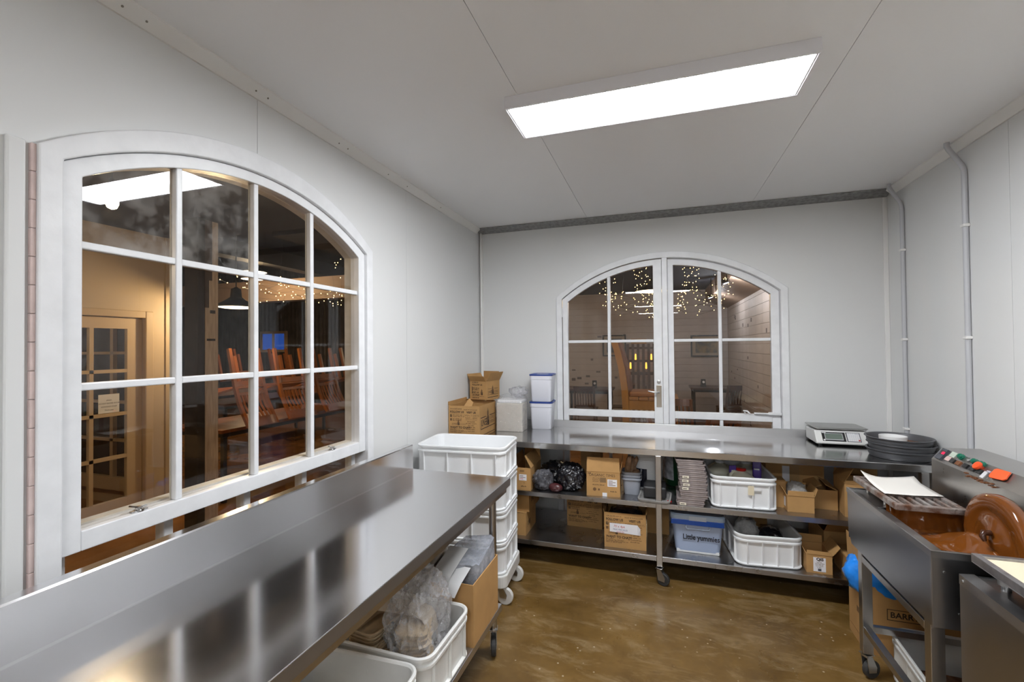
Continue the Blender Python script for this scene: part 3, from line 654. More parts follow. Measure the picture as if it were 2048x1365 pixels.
# paper strip across the stack
tag(MB().loft([[(x, -.05, z), (x, .05, z), (x, .05, z + .0012), (x, -.05, z + .0012)] for x, z in ((-.17, .0), (-.05, .006), (.08, .006), (.115, -.004), (.135, -.03), (.145, -.085))]).out('paper_sleeve', mat('kraft_light', (.52, .44, .34), .6), None, (-1.06, 1.70, SZ + .222), (0, 0, R(3)), smooth=60), 'pale card sleeve bent over the kraft trays under the bench', 'card sleeve')
# printed discs lying in the crate
tag(MB().lathe([(.085, 0), (.085, .008)], 28).out('printed_disc', mat('disc_print', (.55, .52, .5), .5, var=.8, vscale=16), None, (-.965, 1.615, SZ + .012), (R(0), R(0), 0)), 'flat round printed card lying in the second crate', 'card')
# big crumpled clear bag hanging out of the crate
cb = thing('clear_sack', 'large crumpled clear plastic bag spilling over the second crate', 'plastic bag', (-.950, 1.655, SZ + .012), 0)
s = MB(); s.bm.free(); s.bm = blob(.112, .130, .205, 11, .17, 5, 2.2, .1, .17); s.out('bag', film('sack_film', (.97, .97, .98), 1.8, .12, .09, (.92, .92, .94), 16, 1.0, 26, smear=.38), cb, smooth=40)
for k in range(7): MB().loft([rrect(.12, .15, .03, 0), rrect(.135, .165, .035, .020), rrect(.120, .150, .03, .022)]).out('packed_tray', pulp, cb, (-.02 + .004 * math.sin(k * 2), -.005, .012 + k * .026), (R(3 * math.sin(k)), R(4 * math.cos(k)), R(20)), smooth=35)
# open brown carton with foil trays and leaflets
ob = carton('open_carton', 'open brown carton with wrapped trays and leaflets under the left bench', .215, .318, .275, (-.907, 2.022, SZ), 0, None)
tr = thing('tray_pack', 'clear wrapped pack of grey trays standing in the open brown carton', 'tray pack', (-.902, 2.045, SZ + .0045), 0)
gt = mat('grey_tray', (.30, .31, .34), .35)
for k in range(16):
    x = -.092 + k * .0112; MB().box(x, x + .007, -.075, .115, .0, .285 + .025 * (k / 15)).out('tray', gt, tr, bevel=.002)
s = MB(); rings = []
for k in range(9):
    z = .06 + .033 * k; rings.append([(x + noise.noise(Vector((x * 30, y * 30, z * 20))) * .006, y + noise.noise(Vector((x * 25, y * 35, z * 22 + 4))) * .006, z + (.05 * max(0, (x + y) / .2) + noise.noise(Vector((x * 40, y * 40, 2))) * .02 if k == 8 else 0)) for x, y, _ in rrect(.192, .250, .03, 0, 6)])
s.loft(rings, cap0=False, cap1=True); s.out('shrink_wrap', film('wrap2', (.90, .91, .95), 1.6, .10, .28, (.62, .65, .72), 22, 1.0, 40, smear=.35), tr, smooth=80)
lf = thing('safety_leaflet', 'white leaflet with coloured hazard symbols leaning on the open carton', 'leaflet', (-.940, 1.895, SZ + .288), -14)
s = MB(); s.loft([[(-.055, y, z), (.055, y, z + .012), (.055, y, z + .013), (-.055, y, z + .001)] for y, z in ((-.075, -.01), (-.03, .022), (.03, .058), (.085, .088))]); s.out('sheet', paper, lf, smooth=60)
for k, (x, y, cc) in enumerate(((-.025, .06, 'r'), (.015, .045, 'r'), (.030, .02, 'k'), (-.035, .015, 'y'), (-.01, -.01, 'k'), (.02, -.03, 'r'))):
    MB().lathe([(.006, 0), (.006, .0006)], 10).out('symbol', {'r': mat('sign_red', (.6, .03, .05), .5), 'k': ink, 'y': mat('sign_yellow', (.65, .4, .03), .5)}[cc], lf, (x, y, .0045 + .036 + y * .62 + x * .11))
tag(MB().loft([[(-.04, y, z), (.04, y, z), (.04, y, z + .001), (-.04, y, z + .001)] for y, z in ((-.07, -.05), (-.02, -.01), (.05, .03))]).out('folded_sheet', paper, None, (-.880, 1.872, SZ + .292), (0, R(-8), R(-18)), smooth=60), 'plain white folded sheet beside the hazard leaflet', 'paper')
# beige clamshell stack further back, tied in thin plastic
beige = mat('beige_pulp', (.52, .45, .35), .7, var=.05, vscale=15)
st0 = None
for k in range(12):
    lab = f'{(oo + ["top"])[k]} beige lunch box from the bottom of the stack behind the carton' if k < 12 else 'topmost beige lunch box of the stack behind the carton'
    if st0 is None:
        st0 = thing('lunch_box', lab, 'lunch box', (-1.150, 2.02, SZ + .001), 6, 'beige lunch boxes')
        MB().loft([rrect(.17, .20, .03, 0), rrect(.19, .22, .035, .022), rrect(.20, .23, .035, .024), rrect(.20, .23, .035, .028), rrect(.188, .218, .03, .028), rrect(.165, .195, .025, .004)]).out('shell', beige, st0, smooth=35)
    else: dup(st0, (-1.150 + .002 * math.sin(k * 2), 2.02, SZ + .001 + k * .0245), 6 + math.sin(k * 1.7) * .8, lab)
tag(MB().box(-.05, .05, -.06, .06, 0, .0012).out('packing_note', paper, None, (-1.13, 2.00, SZ + .001 + 11 * .0245 + .0285), (0, 0, R(12))), 'small printed note lying on the beige lunch boxes', 'note')
s = MB(); s.bm.free(); s.bm = blob(.115, .10, .075, 21, .14, 4, 2.6, .15, .1); tag(s.out('pale_sack', film('milky_film', (.88, .87, .85), 1.5, .15, .35, (.72, .68, .62), 10, .9, 20, smear=.25), None, (-1.22, 1.845, SZ + .215), smooth=80), 'milky plastic bag of lunch boxes tied at the neck under the bench', 'plastic bag')
for ob_ in bpy.data.objects:
    if ob_.name.startswith('pale_sack'): ob_.location.z = SZ + .001; ob_.scale = (1, .36, 1.9); ob_.location.y = 1.889; ob_.location.x = -1.13

# ------------------------------------------------------------ upper shelf of the back bench (z = .537)
Z1 = .5372
wl_ = mat('label_white', (.80, .79, .82), .5)
def fl_label(r, x, z, w_, h_, d_, lines=3, red=False):
    l = MB().box(x, x + w_, -d_ / 2 - .0008, -d_ / 2 - .0002, z, z + h_).out('label', wl_, r)
    for k in range(lines):
        zz = z + h_ * (1 - (k + 1) / (lines + 1)); MB().box(x + w_ * .1, x + w_ * (.55 + .3 * (k % 2)), -d_ / 2 - .0012, -d_ / 2 - .0008, zz - h_ * .04, zz + h_ * .04).out('label_line', mat('sign_red', (.6, .03, .05), .5) if red and k == lines - 1 else ink2, l)
    return l
b = carton('open_carton', 'open brown carton with white label at the left end of the upper shelf', .135, .30, .165, (-.988, 3.385, Z1), 0, {'back': 80, 'right': 62, 'left': 100}, flen={'back': .11, 'right': .10, 'left': .07})
small_print(b, .01, .135, .05, .014, .30, centre=True); fl_label(b, -.022, .072, .058, .045, .30, 3, True); F(b, '^', .02, .012, .045, .30, ink); small_print(b, .012, .025, .04, .009, .30, ink, True)
bag('black_sack', 'crumpled black plastic sack at the back of the upper shelf', 'plastic bag', (-.800, 3.500, Z1), (.105, .10, .082), blackbag, 3, .14, 3, .1, .12)
bag('black_sack', 'round black sack in glossy clear film beside the labelled brown carton', 'plastic bag', (-.640, 3.355, Z1), (.100, .090, .098), blackbag, 5, .12, 2.8, .1, .16, sub=5)
bag('clear_film_bundle', 'bundle of dark bags in clear film leaning at the shelf edge', 'plastic bag', (-.842, 3.300, Z1), (.075, .070, .074), film('dark_film', (.25, .24, .26), 1.5, .12, .10, (.45, .45, .5), 14, 1.0, 22, smear=.35), 8, .15, 3.2, .1, .15)
bag('red_packet', 'small dark red packet lying between the two sacks', 'packet', (-.740, 3.262, Z1), (.050, .030, .032), mat('maroon_pack', (.07, .018, .02), .3, bump=.8, bscale=25), 9, .12, 3)
b = carton('closed_carton', 'plain brown carton standing at the very back of the upper shelf', .16, .16, .30, (-.545, 3.78, Z1), 0, closed=True)
b = carton('organic_carton', 'brown ORGANIC TIMES carton with raised lid on the upper shelf', .233, .230, .172, (-.400, 3.375, Z1), 3, {'front': 84, 'left': 70, 'right': 100}, flen={'front': .100, 'left': .08, 'right': .08})
F(b, 'ORGANIC TIMES', .0265, -.100, .140, .230, ink, .0, sx=.93); MB().bar((-.108, -.1156, .158), (-.085, -.1156, .162), .0008, .006, (0, 0, 1)).out('printed_mark', ink2, b)
for k, z in enumerate((.123, .112, .101)): small_print(b, -.075, z, .05, .007, .230)
mark(b, -.022, .098, .042, .034, .230, mat('ink_patch', (.22, .13, .06), .7)); small_print(b, -.075, .077, .085, .007, .230, ink)
fl_label(b, .030, .072, .066, .050, .230, 4); MB().lathe([(.012, 0), (.012, .0006), (.009, .0006)], 18, M=Matrix.Translation((-.060, -.1152, .048)) @ Matrix.Rotation(R(90), 4, 'X')).out('printed_mark', ink2, b)
mark(b, -.036, .040, .012, .014, .230, ink2); small_print(b, .050, .034, .042, .009, .230, ink); mark(b, -.006, .001, .032, .026, .230, wl_)
# grey nested tubs
def grey_tub(loc, rz, label, h_=.155):
    t = thing('grey_tub', label, 'tub', loc, rz, 'nested grey tubs')
    MB().loft([rrect(.105, .105, .025, 0), rrect(.110, .110, .028, .006), rrect(.126, .126, .03, h_ - .012), rrect(.142, .142, .034, h_ - .010), rrect(.142, .142, .034, h_), rrect(.128, .128, .03, h_), rrect(.106, .106, .024, .006)]).out('body', greyp, t, smooth=35); return t
grey_tub((-.205, 3.405, Z1), 0, 'lowest of the nested grey tubs behind the bench post', .118)
grey_tub((-.205, 3.405, Z1 + .022), 0, 'second of the nested grey tubs, dark rim showing', .118)
g3 = grey_tub((-.205, 3.405, Z1 + .044), 0, 'uppermost nested grey tub filled with brown pieces', .118)
hb = mat('honeycomb', (.30, .17, .09), .6, var=.4, vscale=30, bump=.4)
for k, (x, y, rx, rz_, a, b_) in enumerate(((-.035, -.02, .022, .075, 8, 10), (-.005, -.015, .018, .068, -15, 5), (.028, -.03, .022, .022, 0, 0), (-.02, .02, .02, .07, -5, 25), (.01, .015, .025, .03, 0, 0), (.038, .01, .016, .02, 0, 0))):
    bag('praline_piece', f'brown biscuit piece in the grey tub, {["tallest at the left", "leaning in the middle", "round at the front right", "behind the tall one", "flat in the centre", "smallest at the right"][k]}', 'biscuit', (-.205 + x, 3.405 + y, Z1 + .128), (rx, .02, rz_), hb, 30 + k, .15, 3, .2, .1, group='biscuit pieces', sub=3).rotation_euler = (R(a), R(b_), 0)
# white pail with dark label
wp = thing('white_pail', 'white plastic pail with dark printed label behind the bench post', 'pail', (-.110, 3.575, Z1), 0)
MB().lathe([(.105, 0), (.112, .004), (.124, .215), (.128, .218), (.128, .228), (.133, .230), (.133, .250), (.122, .252), (.108, .01)], 36).out('body', wplast, wp, smooth=35)
MB().lathe([(.1345, .2515), (.1365, .2535), (.1365, .266), (.130, .268), (.120, .262)], 36).out('lid', wplast, wp, smooth=35)
lab = MB(); a0 = [R(-150 + k * 8) for k in range(9)]
lab.loft([[( (.1165 + z * .055) * math.cos(a), (.1165 + z * .055) * math.sin(a), z) for a in a0] for z in (.030, .165)], cap0=False, cap1=False, closed=False); lab.out('label', mat('pail_label', (.012, .014, .03), .3, var=.3, vscale=20), wp)
for z, sz, m_ in ((.128, .010, 'b'), (.10, .012, 'r')): MB().box(-.022 if m_ == 'b' else -.012, .022 if m_ == 'b' else .010, -.001, .001, -sz, sz).out('printed_mark', mat('label_blue', (.05, .09, .35), .4) if m_ == 'b' else mat('label_red', (.45, .05, .04), .4), wp, (-.068, -.1035, z), (0, 0, R(-33)))
tag(MB().loft([rrect(.20, .24, .03, 0), rrect(.215, .255, .035, .012), rrect(.215, .255, .035, .020), rrect(.195, .235, .03, .020), rrect(.18, .22, .028, .010)]).out('shallow_tray', mat('old_grey', (.30, .29, .28), .4, var=.2, vscale=12), None, (-.045, 3.325, Z1 + .0005), (0, 0, R(-4)), smooth=35), 'shallow grey plastic tray lying on the upper shelf behind the post', 'tray')
tag(MB().box(-.075, .075, -.09, .09, 0, .075).out('dark_filler', mat('filler_dark', (.02, .02, .022), .4), None, (-.045, 3.345, Z1 + .0215), bevel=.012, seg=3), 'added dark case on the shallow grey tray behind the post', 'case')  # dark block added to fill in the dark area over the tray
# green pail with wire handle
gp = thing('green_pail', 'dark green pail with a pale label at the back of the upper shelf', 'pail', (.142, 3.735, Z1), 0)
MB().lathe([(.115, 0), (.122, .005), (.138, .255), (.146, .258), (.146, .272), (.138, .274), (.134, .25), (.118, .01)], 36).out('body', mat('green_plastic', (.010, .055, .022), .3), gp, smooth=35)
MB().lathe([(.130, .262), (.128, .268), (.06, .266)], 30).out('lid', mat('pail_lid', (.35, .38, .30), .4), gp, smooth=35)
a0 = [R(-178 + k * 9) for k in range(8)]
s = MB(); s.loft([[((.1255 + z * .054) * math.cos(a), (.1255 + z * .054) * math.sin(a), z) for a in a0] for z in (.05, .235)], cap0=False, cap1=False, closed=False); s.out('label', mat('pail_print', (.55, .56, .60), .4, var=.5, vscale=22), gp)
MB().tube([(.14 * math.cos(R(a)), .14 * math.sin(R(a)), .275 + .004 * math.sin(R(a * 2))) for a in range(170, 372, 14)], .003, 6).out('handle', zinc, gp, smooth=60)
# stack of chocolate moulds
mould_m = mat('mould_plastic', (.30, .255, .25), .42, var=.25, vscale=25, bump=.1, bscale=60)
on = ['bottom', 'second', 'third', 'fourth', 'fifth', 'sixth', 'seventh', 'eighth', 'ninth', 'tenth', 'eleventh', 'twelfth']
zc = Z1
for k in range(12):
    dx = [0, 0, .018, .016, .014, .016, .012, .012, .010, .006, .002, -.014][k]; hh = .0255
    lab_ = f'grey mould tray in the stack by the jug crate, {on[k]}' + (' from bottom' if k else ' one') + (', tagged edge' if k in (0, 4, 5, 6, 7) else '')
    t = thing('mould_tray', lab_, 'mould tray', (.184 + dx, 3.36, zc), [-2, 0, 1, 0, -1, 1, 0, 1, 0, -1, 1, 4][k], 'stacked mould trays')
    s = MB(); s.loft([rrect(.165, .265, .008, 0, 3), rrect(.168, .268, .008, .002, 3), rrect(.168, .268, .008, hh - .012, 3), rrect(.176, .275, .010, hh - .010, 3), rrect(.176, .275, .010, hh - .001, 3), rrect(.164, .262, .006, hh - .001, 3), rrect(.160, .258, .006, hh - .006, 3)]); s.out('body', mould_m, t)
    if k in (0, 4, 5, 6, 7): 
        tg = MB().box(-.066, -.026, -.1392, -.1384, .004, .021).out('tag', mat('tag_paper', (.75, .70, .58), .6), t); MB().box(-.060, -.036, -.1396, -.1392, .010, .014).out('tag_line', ink, tg)
    zc += hh
tag(MB().lathe([(.012, 0), (.016, .003), (.016, .008), (.011, .012)], 14).out('red_stopper', mat('red_plastic', (.5, .02, .015), .25), None, (.048, 3.262, Z1 + .0005), smooth=40), 'small red bottle stopper lying at the front of the upper shelf', 'stopper')
# crate with jugs
c1 = crate('white crate holding jugs on the upper shelf of the back bench', .398, .58, .205, (.495, 3.545, Z1), 3.0, wplast, ribs=(3, 3), r=.055)
MB().box(.02, .055, -.2895, -.2885, .095, .155).out('sticker_residue', mat('sticker', (.70, .62, .45), .6), c1); MB().box(.055, .095, -.2895, -.2886, .125, .145).out('sticker_residue', paper, c1)
milky = mat('milky_jug', (.66, .63, .50), .3)
def jug(loc, rz, label, cap, m=milky):
    t = thing('plastic_jug', label, 'jug', loc, rz, 'plastic jugs'); t.scale = (1, 1, .86)
    MB().loft([rrect(.15, .16, .03, 0), rrect(.16, .17, .035, .01), rrect(.162, .172, .04, .15), rrect(.150, .16, .05, .185), rrect(.10, .10, .045, .215), rrect(.055, .055, .026, .228), rrect(.05, .05, .024, .232)]).out('body', m, t, smooth=50)
    if cap: MB().lathe([(.030, 0), (.032, .004), (.032, .016), (.029, .018)], 24, (0, 0, .233)).out('cap', cap, t, smooth=40)
    MB().tube([(.03, 0, .222), (.055, 0, .228), (.072, 0, .205), (.074, 0, .16)], .011, 8).out('handle', m, t, smooth=60); return t
redc = mat('red_plastic', (.5, .02, .015), .25); purple = mat('purple_label', (.09, .045, .30), .4)
j1 = jug((.515, 3.425, Z1 + .009), 200, 'milky jug with a red screw cap in the upper shelf crate', redc); j2 = jug((.405, 3.625, Z1 + .009), 90, 'milky jug at the back left of the upper shelf crate', wplast); j3 = jug((.580, 3.640, Z1 + .009), 90, 'milky jug at the back right of the upper shelf crate', wplast)
for j, (x, y, z, a) in ((j1, (-.0815, .02, .13, 90)), (j2, (-.05, -.087, .14, 0))): MB().box(-.03, .03, -.0008, .0008, -.03, .03).out('label', purple, j, (x, y, z), (0, 0, R(a)))
pkt = thing('purple_sachet', 'purple sachet with white print beside the red cap', 'sachet', (.463, 3.415, Z1 + .180), 25)
MB().loft([rrect(.045, .012, .004, 0), rrect(.05, .022, .008, .03), rrect(.048, .004, .001, .062)]).out('pouch', purple, pkt, smooth=40); MB().box(-.016, .012, -.0118, -.0112, .024, .034).out('printed_mark', paper, pkt)
pkt2 = thing('purple_sachet', 'purple sachet standing upright behind the red cap', 'sachet', (.630, 3.52, Z1 + .010), -12)
MB().loft([rrect(.05, .03, .01, 0), rrect(.055, .035, .012, .2), rrect(.052, .004, .001, .258)]).out('pouch', purple, pkt2, smooth=40); MB().box(-.018, .016, -.0185, -.0178, .190, .200).out('printed_mark', paper, pkt2)
tag(MB().box(-.10, .10, -.03, .03, 0, .235).out('white_carton', wplast, None, (.487, 3.772, Z1 + .009), bevel=.004), 'white pack standing at the rear of the jug crate', 'pack')
# cartons on the right of the upper shelf
b = carton('tall_carton', 'tall brown carton with a taped label behind the small box', .355, .17, .275, (.880, 3.70, Z1), 0, closed=True, lid_tape=True)
MB().box(-.03, .03, -.0858, -.0852, .10, .275).out('tape', tape, b); mark(b, -.075, .095, .10, .12, .17, wl_)
b = carton('small_carton', 'small open brown box holding a clear bag on the upper shelf', .150, .16, .102, (.834, 3.378, Z1), 1, {'front': 92, 'left': 118, 'right': 112, 'back': 75}, flen={'front': .032, 'left': .05, 'right': .055, 'back': .05})
MB().box(-.0758, -.0752, -.04, .05, .02, .08).out('label', wl_, b)
bag('clear_bag', 'clear bag of small packets poking out of the small box', 'plastic bag', (.832, 3.378, Z1 + .006), (.058, .055, .083), film('packet_film', (.85, .85, .85), 1.5, .12, .30, (.75, .75, .74), 20, 1.0, 30, smear=.3), 17, .16, 3.2, .15, .16)
b = carton('plain_carton', 'plain brown box with open top right of the small box', .150, .25, .125, (1.000, 3.53, Z1), -3, {'left': 20, 'right': 25}, flen={'left': .07, 'right': .07})
b = carton('flap_carton', 'brown carton with a raised flap at the right end of the upper shelf', .24, .24, .205, (1.198, 3.405, Z1), -4, {'left': 62, 'front': 95, 'back': 80}, flen={'left': .15, 'front': .02, 'back': .05})
b = carton('long_carton', 'low brown carton lying behind the jug crate', .07, .10, .17, (.735, 3.42, Z1), 0, closed=True)

# ------------------------------------------------------------ lower shelf of the back bench (z = .18)
Z2 = .1802
b = carton('printed_carton', 'brown printed carton with open top at the left end of the lower shelf', .12, .28, .165, (-1.035, 3.425, Z2), 0, closed=True); S(b, 'JUNEE', .05, -.10, .06, .12, ink, .01, sx=.6)
b = carton('printed_carton', 'brown printed carton stacked on another at the lower shelf end', .14, .30, .160, (-1.025, 3.455, Z2 + .1735), 0, closed=True); S(b, 'JUNEE', .05, -.10, .06, .14, ink, .01, sx=.6)
b = carton('printed_carton', 'printed brown carton standing back from the edge of the lower shelf', .277, .25, .255, (-.574, 3.695, Z2), -3, closed=True); junee_front(b, .277, .25, .255)
b = carton('printed_carton', 'open printed brown carton with a handwritten white label on the lower shelf', .285, .30, .245, (-.253, 3.427, Z2), 1.5, {'left': 100, 'right': 100}, flen={'left': .02, 'right': .02}); junee_front(b, .285, .30, .245)
l = MB().loft([[(x, -.1525, z0), (x, -.1525 - .0005, z0), (x, -.1525 - dy, z1), (x, -.1525 + .0005 - dy, z1)] for x, z0, z1, dy in ((-.104, .112, .172, 0), (.0, .107, .172, .0), (.085, .103, .171, .0), (.105, .102, .150, .010))]).out('handwritten_label', wl_, b)
hand_r = mat('red_pen', (.55, .08, .07), .5); hand_b = mat('blue_pen', (.10, .12, .25), .5)
for t_, sz, x, z, m_ in (('70 x 4pk', .022, -.078, .146, hand_r), ('MILK FRECKLES', .0145, -.082, .126, hand_b), ('16/05/25', .015, -.06, .110, hand_r)): text(t_, sz, m_, l, (x, -.1537, z), (R(90), R(1.5), 0), .0, shear=.15)
bag('black_liner', 'black bin liner filling the printed carton with the handwritten label', 'plastic bag', (-.253, 3.427, Z2 + .006), (.128, .130, .117), blackbag, 25, .05, 3, .35, .08)
b = carton('closed_carton', 'brown carton in the shadow behind the bench post, lower shelf', .16, .22, .28, (-.03, 3.72, Z2), 0, closed=True)
# lidded storage tub
ty = thing('storage_tub', 'pale blue lidded storage tub marked Little yummies on the lower shelf', 'storage tub', (.228, 3.520, Z2), 0)
tb_p = mat('pale_tub', (.40, .48, .66), .25)
MB().loft([rrect(.275, .345, .03, 0), rrect(.278, .348, .03, .012), rrect(.285, .355, .032, .014), rrect(.330, .400, .036, .225), rrect(.345, .415, .038, .227), rrect(.345, .415, .038, .236), rrect(.325, .395, .034, .236), rrect(.27, .34, .03, .016)]).out('body', tb_p, ty, smooth=35)
MB().loft([rrect(.352, .422, .04, .2365), rrect(.352, .422, .04, .262), rrect(.335, .405, .036, .270), rrect(.31, .38, .03, .270), rrect(.30, .37, .03, .264)]).out('lid', mat('clear_blue_lid', (.42, .52, .66), .2), ty, smooth=35)
MB().box(-.170, .165, -.2118, -.2060, .200, .2362).out('blue_rim', mat('blue_plastic', (.012, .10, .55), .25), ty, bevel=.003)
hd = MB().tube([(-.075, -.206, .20), (-.075, -.222, .190), (-.070, -.226, .180), (.070, -.226, .180), (.075, -.222, .190), (.075, -.206, .20)], .0035, 8).out('handle', mat('handle_grey', (.22, .26, .33), .3), ty, smooth=60)
MB().box(-.055, .055, -.2155, -.2115, .232, .262).out('lid_clip', mat('clip_pale', (.55, .62, .72), .25), ty, bevel=.003)
MB().box(-.135, .135, -.1775, -.1725, 0, .022).out('base_band', wplast, ty, bevel=.003)
tx = text('Little yummies', .048, mat('marker', (.01, .01, .02), .4), ty, (-.095, -.1945, .098), (R(83.5), 0, 0), .022, sx=.82)
c2 = crate('white crate with bags inside on the lower shelf of the back bench', .405, .58, .198, (.625, 3.545, Z2), 5.5, wplast, ribs=(3, 3), r=.07)
bag('clear_bag', 'gathered clear plastic bag standing in the lower shelf crate', 'plastic bag', (.545, 3.45, Z2 + .010), (.075, .075, .118), film('packet_film', (.85, .85, .85), 1.5, .12, .30, (.75, .75, .74), 20, 1.0, 30, smear=.3), 31, .10, 2.4, .1, .2)
bag('black_sack', 'shiny black bag lying in the lower shelf crate', 'plastic bag', (.690, 3.48, Z2 + .010), (.085, .095, .085), blackbag, 33, .12, 3, .2, .12)
tag(MB().box(-.08, .08, -.09, .09, 0, .20).out('brown_block', card_in, None, (.625, 3.70, Z2 + .0095), bevel=.003), 'brown carton standing at the rear of the lower shelf crate', 'cardboard box')
b = carton('labelled_carton', 'open brown box with the QIS label at the right of the lower shelf', .138, .205, .115, (.926, 3.372, Z2), -2, {'front': 88, 'right': 128, 'left': 112, 'back': 86}, flen={'front': .022, 'right': .07, 'left': .025, 'back': .05})
q = MB().box(-.032, .034, -.1034, -.1026, .012, .098).out('label', wl_, b); text('QIS', .024, ink, q, (-.016, -.1036, .080), (R(90), 0, 0), .05, sx=1.05)
for z, l_ in ((.068, .03), (.060, .05), (.052, .045), (.044, .04), (.035, .025)): small_print(q, .001, z, l_, .0042, .2072, ink2, True)
MB().box(-.008, .010, -.1038, -.1034, .016, .030).out('barcode', mat('barcode', (.10, .10, .12), .5, var=.8, vscale=300, stretch=(1, 0, 0)), q)
b = carton('plain_carton', 'brown open carton with splayed flaps behind the QIS box', .20, .22, .18, (1.105, 3.64, Z2), 8, {'left': 130, 'front': 125, 'right': 110, 'back': 95}, flen={'left': .09, 'front': .09, 'right': .06, 'back': .1})
b = carton('plain_carton', 'small closed brown box at the right end of the lower shelf', .13, .20, .12, (1.125, 3.36, Z2), 0, closed=True)

# ------------------------------------------------------------ chocolate machine (left face x=.90, y 1.98..2.735)
mc = thing('chocolate_machine', 'stainless chocolate machine with melted chocolate and a coated wheel', 'machine', (1.18, 2.36, 0))
ox, oy = 1.18, 2.36
def mb_box(x0, x1, y0, y1, z0, z1, name, m, bevel=.0015): return MB().box(x0 - ox, x1 - ox, y0 - oy, y1 - oy, z0, z1).out(name, m, mc, bevel=bevel)
MB().prism([(1.98 - oy, .603), (2.692 - oy, .603), (2.727 - oy, .657), (2.735 - oy, .870), (1.98 - oy, .870)], 'x', .900 - ox, .903 - ox).out('side_panel', steel_mach, mc)
mb_box(.9032, 1.45, 1.98, 1.983, .603, .8698, 'front_panel', steel_mach, 0)
mb_box(.9032, 1.45, 2.732, 2.735, .62, .8698, 'rear_panel', steel_mach, 0)
mb_box(1.447, 1.45, 1.9832, 2.7318, .603, .87, 'side_panel', steel_mach, 0)
mb_box(.9032, 1.4468, 1.9832, 2.69, .603, .612, 'base_plate', steel_mach, 0)
s = MB()      # rim turned inwards, sloping a little into the trough
s.loft([[(.900 - ox, y - oy, .8702), (.950 - ox, y - oy, .858), (.950 - ox, y - oy, .856), (.900 - ox, y - oy, .8685)] for y in (1.98, 2.735)])
s.loft([[(x - ox, 1.98 - oy, .8704), (x - ox, 2.022 - oy, .860), (x - ox, 2.022 - oy, .858), (x - ox, 1.98 - oy, .8690)] for x in (.900, 1.25)])
s.out('rim', steel_cons, mc)
s = MB(); s.box(.940 - ox, .942 - ox, 2.022 - oy, 2.72 - oy, .70, .8585); s.box(.942 - ox, 1.25 - ox, 2.020 - oy, 2.022 - oy, .70, .8585); s.out('trough_wall', choc, mc)
for y in (2.03, 2.34, 2.69): MB().lathe([(.005, -.002), (.005, .002), (.002, .003)], 8, M=Matrix.Translation((.8995 - ox, y - oy, .852)) @ Matrix.Rotation(R(-90), 4, 'Y')).out('rivet', zinc, mc)
for (x, z) in ((.935, .80), (.975, .66)): MB().lathe([(.004, 0), (.004, .003)], 8, M=Matrix.Translation((x - ox, 1.9797 - oy, z)) @ Matrix.Rotation(R(90), 4, 'X')).out('rivet', zinc, mc)
for x in (.902, 1.405):
    for y in (2.022, 2.602):
        MB().box(x - ox, x + .042 - ox, y - .021 - oy, y + .021 - oy, .125, .6025).out('leg', steel_leg, mc, bevel=.002)
        caster(mc, (x + .021 - ox, y - oy, 0), -60 if y > 2.3 else 30, r=.042)
MB().box(.902 - ox, .932 - ox, 2.0435 - oy, 2.5805 - oy, .560, .590).out('upper_rail', steel_leg, mc, bevel=.002); MB().box(.905 - ox, .935 - ox, 2.0435 - oy, 2.5805 - oy, .225, .255).out('lower_rail', steel_leg, mc, bevel=.002)
MB().box(.9445 - ox, 1.4045 - ox, 2.590 - oy, 2.615 - oy, .225, .255).out('cross_rail', steel_leg, mc, bevel=.002)
# chocolate pool: rippled surface
s = MB(); nx, ny = 40, 70; V = []
for j in range(ny + 1):
    row = []
    for i in range(nx + 1):
        x = .943 + (1.25 - .943) * i / nx; y = 2.023 + (2.47 - 2.023) * j / ny
        d = math.hypot((x - 1.10) * 1.6, y - 2.13)
        z = .790 + .009 * noise.noise(Vector((x * 11, y * 7, 0))) + .003 * noise.noise(Vector((x * 26, y * 14, 3))) + .075 * math.exp(-((x - 1.148) / .055) ** 2) * math.exp(-((y - 2.20) / .15) ** 2)
        z += .03 * max(0, 1 - (x - .943) / .04) ** 2
        row.append(s.bm.verts.new((x - ox, y - oy, z)))
    V.append(row)
for j in range(ny):
    for i in range(nx): s.bm.faces.new((V[j][i], V[j][i + 1], V[j + 1][i + 1], V[j + 1][i]))
s.out('chocolate_pool', mat('liquid_chocolate', (.165, .050, .008), .07, coat=.4), mc, smooth=80)
# coated baffle at the back of the pool
s = MB(); s.loft([[(x - ox, 2.43 + .006 * noise.noise(Vector((x * 40, z * 20, 1))) - oy, z) for z in (.78, .80, .82, .84, .86, .88, .899)] for x in [.945 + .3 * k / 30 for k in range(31)]], cap0=False, cap1=False, closed=False); s.out('coated_baffle', choc, mc, smooth=80)
MB().box(.985 - ox, 1.248 - ox, 2.440 - oy, 2.73 - oy, .80, .855).out('tank_cover', choc_m, mc)
MB().box(.9032 - ox, .984 - ox, 2.455 - oy, 2.7318 - oy, .862, .866).out('deck_plate', steel_mach, mc)
for yy in (2.50, 2.68): MB().lathe([(.008, .866), (.008, .8933)], 10, (1.00 - ox - .03, yy - oy, 0)).out('rack_support', zinc, mc)
for yy in (2.46, 2.70): MB().box(1.17 - ox, 1.19 - ox, yy - oy, yy + .02 - oy, .855, .8933).out('rack_support', zinc, mc)
MB().box(.8985 - ox, 1.25 - ox, 1.9765 - oy, 1.9798 - oy, .848, .8712).out('rim_fold', steel_cons, mc); MB().box(.8965 - ox, .8998 - ox, 1.9765 - oy, 2.735 - oy, .848, .8712).out('rim_fold', steel_cons, mc)
MB().box(.8965 - ox, .8998 - ox, 1.9765 - oy, 1.985 - oy, .60, .848).out('corner_fold', steel_cons, mc)
